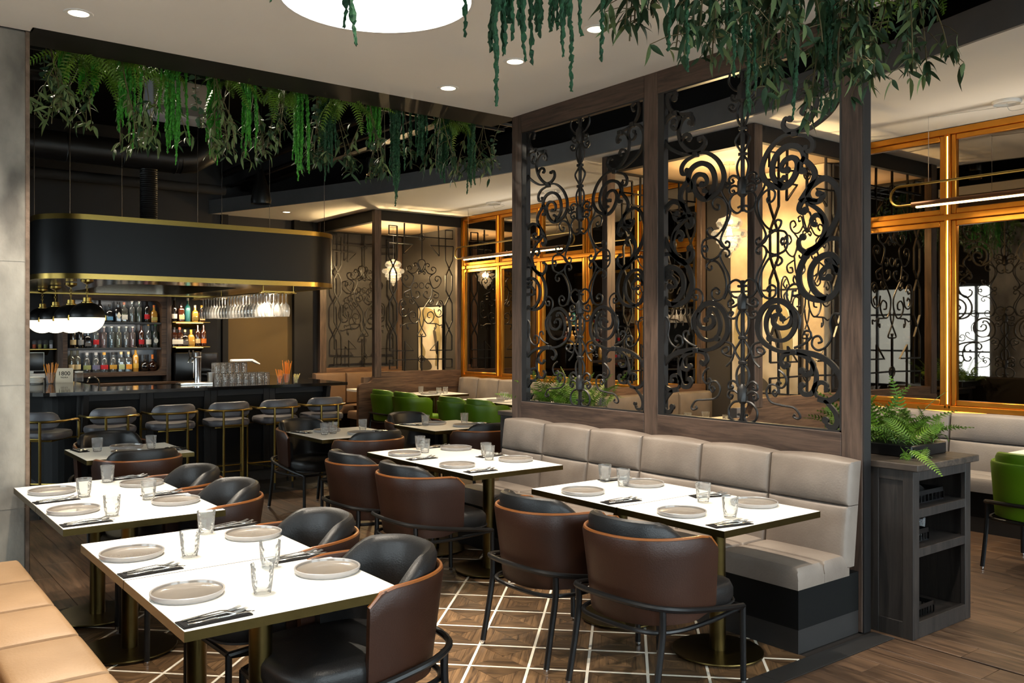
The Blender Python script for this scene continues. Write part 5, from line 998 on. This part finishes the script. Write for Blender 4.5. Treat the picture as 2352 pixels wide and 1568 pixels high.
# ---------------------------------------------------------------- plants
def leaf(L,W,bend,n=5):
    g=G(); vs=[]
    for i in range(n+1):
        k=i/n; w=W/2*math.sin(PI*min(1,k**.8))*(1-.15*k)+.0004; z=-bend*k*k*L
        vs+=[(k*L,-w,z+w*.25),(k*L,0,z),(k*L,w,z+w*.25)]
    fs=[(i*3+a,i*3+3+a,i*3+4+a,i*3+1+a) for i in range(n) for a in (0,1)]
    return g.add(vs,fs)
LF=[[mesh('leaf',leaf(L,W,b),m) for L,W,b in ((.09,.025,.15),(.078,.027,.3),(.10,.023,.45),(.065,.022,.05))] for m in (M['leafd'],M['leafl'])]
def spray(x,y,z,L,label,grp,tone,seed,n=26,lean=(0,0)):
    r=random.Random(seed); t=thing('leaf_spray',label,'plant',(x,y,z),0,grp); g=G(); tips=[]
    for s in range(3):
        a=r.uniform(0,2*PI); sp=r.uniform(.05,.16); p=spline([(0,0,0),(sp*.35*math.cos(a)+lean[0]*.3,sp*.35*math.sin(a)+lean[1]*.3,-L*.3),(sp*math.cos(a)+lean[0]*.7,sp*math.sin(a)+lean[1]*.7,-L*.68),(sp*1.2*math.cos(a)+lean[0],sp*1.2*math.sin(a)+lean[1],-L*r.uniform(.85,1))],5)
        g.tube(p,.0032,5); tips.append(p)
    tw=[]
    for i in range(n):
        p=tips[i%3]; k=r.uniform(.35,1)**.8; q=Vector(p[int(k*(len(p)-1))])
        if r.random()<.65: d=Vector((r.uniform(-1,1),r.uniform(-1,1),r.uniform(-.9,.3)))*r.uniform(.03,.11); g.tube([q,q+d*.5+Vector((0,0,.01)),q+d],.0018,4); q=q+d
        tw.append(q)
    ob('stems',g,M['stem'],t)
    for q in tw:
        for _ in range(2):
            o=ob('leaf',LF[tone if r.random()<.75 else 1-tone][r.randrange(4)],None,t,loc=q)
            o.rotation_euler=(r.uniform(-.9,.9),r.uniform(.1,1.35),r.uniform(0,2*PI)); k=r.uniform(.75,1.15); o.scale=(k,k,k)
    return t
def strand(L,seed,r0=.0108):
    r=random.Random(seed); n=int(L/.009); pts=[(0,0,0)]; x=y=0
    pts=[];rad=[]
    for i in range(n+1):
        x+=r.uniform(-.0022,.0022); y+=r.uniform(-.0022,.0022); pts.append((x,y,-i*.009)); rad.append(max(.003,r0*(.85+r.uniform(-.38,.4))*(1-.45*(i/n)**3)))
    g=G().tube(pts,rad,6); g.v=[(a+r.uniform(-.003,.003),b+r.uniform(-.003,.003),c+r.uniform(-.005,.005)) for a,b,c in g.v]; return g
SM={}
def amaranth(x,y,z,L,n,label,grp,mat,seed,spread=.05):
    r=random.Random(seed); t=thing('amaranthus',label,'plant',(x,y,z),0,grp)
    for i in range(n):
        l=L*(1 if i==0 else r.uniform(.6,.95)); k=(round(l,1),mat,i%2)
        if k not in SM: SM[k]=mesh('strand',strand(max(.15,k[0]),len(SM)+5),M[mat],False)
        o=ob('strand',SM[k],None,t,loc=(r.gauss(0,spread*.6),r.gauss(0,spread*.6),0)); o.rotation_euler=(r.uniform(-.04,.04),r.uniform(-.04,.04),r.uniform(0,6)); s=l/max(.15,k[0]); o.scale=(1,1,s)
    return t
def frond(L,W,arch,n=17):
    g=G(); P=[(L*k/n*math.cos(arch*k/n*.5),0,L*k/n*math.sin(arch*.35)-arch*.45*L*(k/n)**2) for k in range(n+1)]
    g.tube(P,.0018,4)
    for k in range(2,n+1):
        w=W*.46*math.sin(PI*min(1,(k/n)*.80+.17))**.8+.004; x,_,z=P[k]
        for s in (-1,1):
            d=.24*L/n; g.add([(x-d,0,z),(x-d*.8+w*.15,s*w*.6,z+.002),(x+w*.36,s*w,z-w*.2),(x+d*.5+w*.2,s*w*.55,z),(x+d,0,z)],[(0,1,2,3,4)] if s<0 else [(4,3,2,1,0)])
    return g
FM=[mesh('frond',frond(L,W,a),M['fern'],False) for L,W,a in ((.34,.085,.9),(.28,.08,1.3),(.40,.09,.6),(.24,.07,1.7))]
def fern(x,y,z,n,label,grp,seed,size=1.0,hang=False,sx=1.0,sy=1.0,pot=False):
    r=random.Random(seed); t=thing('fern',label,'plant',(x,y,z),0,grp)
    for i in range(n):
        o=ob('frond',FM[r.randrange(4)],None,t,loc=(r.uniform(-.5,.5)*.22*sx,r.uniform(-.5,.5)*.22*sy,0)); a=r.uniform(0,2*PI)
        el=r.uniform(-1.25,-.2) if not hang else r.uniform(.2,1.2); o.rotation_euler=(r.uniform(-1.1,1.1),el,a); k=size*r.uniform(.75,1.15); o.scale=(k,k,k)
    return t
g=leaf(.045,.05,.1,4); EL=mesh('leaf',g,M['euc'])
def euc(x,y,z,L,label,grp,seed,n=18):
    r=random.Random(seed); t=thing('eucalyptus_spray',label,'plant',(x,y,z),0,grp); p=spline([(0,0,0),(r.uniform(-.05,.05),r.uniform(-.05,.05),-L*.5),(r.uniform(-.1,.1),r.uniform(-.1,.1),-L)],8); ob('stems',G().tube(p,.003,5),M['stem'],t)
    for i in range(n):
        q=p[int((.2+.8*i/n)*(len(p)-1))]; o=ob('leaf',EL,None,t,loc=q); o.rotation_euler=(r.uniform(-.5,.5),r.uniform(-.4,.9),i*PI*.9+r.uniform(-.4,.4)); k=r.uniform(.8,1.3); o.scale=(k,k,k)
    return t
# planting frame above the bar aisle
tr=thing('planting_trellis','black mesh planting trellis above the hanging greenery before the bar','trellis')
g=G()
for y in (6.35,6.55,6.75): g.box(.96,5.1,y-.012,y+.012,3.60,3.625)
for i in range(22): x=.98+i*.195; g.box(x-.008,x+.008,6.33,6.77,3.625,3.64)
for x in (1.0,2.4,3.8,5.08): g.box(x-.01,x+.01,6.54,6.56,3.64,4.75)
ob('mesh_frame',g,M['frame'],tr,smooth=False)
tr=thing('planting_trellis','black mesh planting trellis in the ceiling slot nearest the camera','trellis')
g=G()
for y in (2.0,2.2,2.4): g.box(.5,4.6,y-.012,y+.012,3.60,3.625)
for i in range(21): x=.55+i*.195; g.box(x-.008,x+.008,1.98,2.44,3.625,3.64)
for x in (.6,2.5,4.5): g.box(x-.01,x+.01,2.19,2.21,3.64,4.75)
ob('mesh_frame',g,M['frame'],tr,smooth=False)
GA='hanging greenery before the bar'; GB='hanging greenery over the partition'
k=0
for X,L,n,mt in BARAM: k+=1; amaranth(X,6.45+.08*(k%3),3.62,L,n,'trailing %s amaranthus bunch, %s from the left before the bar'%('green' if mt=='amar' else 'bluish green',ordn[k-1]),GA,mt,100+k)
for i,(X,L) in enumerate(BARSP): spray(X,6.4+.12*(i%3),3.60,L,'olive leaved spray on bending stems, %s from the left before the bar'%ordn[i],GA,1 if i<9 else 0,200+i,n=30)
for i,X in enumerate(BARFE): fern(X,6.42+.1*(i%2),3.56,15,'small fern tucked under the trellis, %s from the left before the bar'%ordn[i],GA,300+i,.95,True)
for i,X in enumerate(BAREU): euc(X,6.5,3.60,.42,'round leaved eucalyptus sprig, %s from the left before the bar'%ordn[i],GA,400+i)
for i,(X,L,n) in enumerate(NEARAM): amaranth(X,2.22+.05*(i%3),3.62,L,n,'dark green trailing amaranthus, %s from the left at the top of the frame'%ordn[i],GB,'amard',500+i,.034)
for i,(X,L,ly) in enumerate(NEARSP): spray(X,2.16+.1*(i%3),3.60,L,'dark green leaf spray, %s from the left above the partition'%ordn[i],GB,0,600+i,n=44,lean=(0,ly))
for i,(X,s) in enumerate(((3.98,1.25),(4.2,1.2))): fern(X,2.3,3.52,16,'bright fern hanging at the top right, %s one'%('left','right')[i],GB,700+i,s,True)
euc(4.3,2.3,3.6,.62,'round leaved eucalyptus sprig at the right end above the partition',GB,801,22); euc(4.4,2.36,3.6,.6,'second eucalyptus sprig at the right end above the partition',GB,802,20)
# fern boxes on the service stations
for (x,y,w,n,sx,sy,h) in ((5.06,2.86,'bushy green fern on the near service station',150,1.5,2.4,.958),(4.93,5.62,'bushy green fern behind the far iron grille',100,1.6,3.0,.993)):
    t=thing('planter_box','low black planter holding the %s'%('near fern' if y<4 else 'far fern'),'planter',(x,y,h)); ob('trough',G().rbox(-.2,.2,-.27,.27,0,.07,.006,seg=1),M['plastic'],t,smooth=False)
    fern(x,y,h+.07,n,w,'ferns on the service stations',900+n,.92,False,sx,sy)
fern(4.88,2.58,1.02,12,'drooping fern fronds at the post corner of the near station','ferns on the service stations',950,.72,True,1.0,.8)
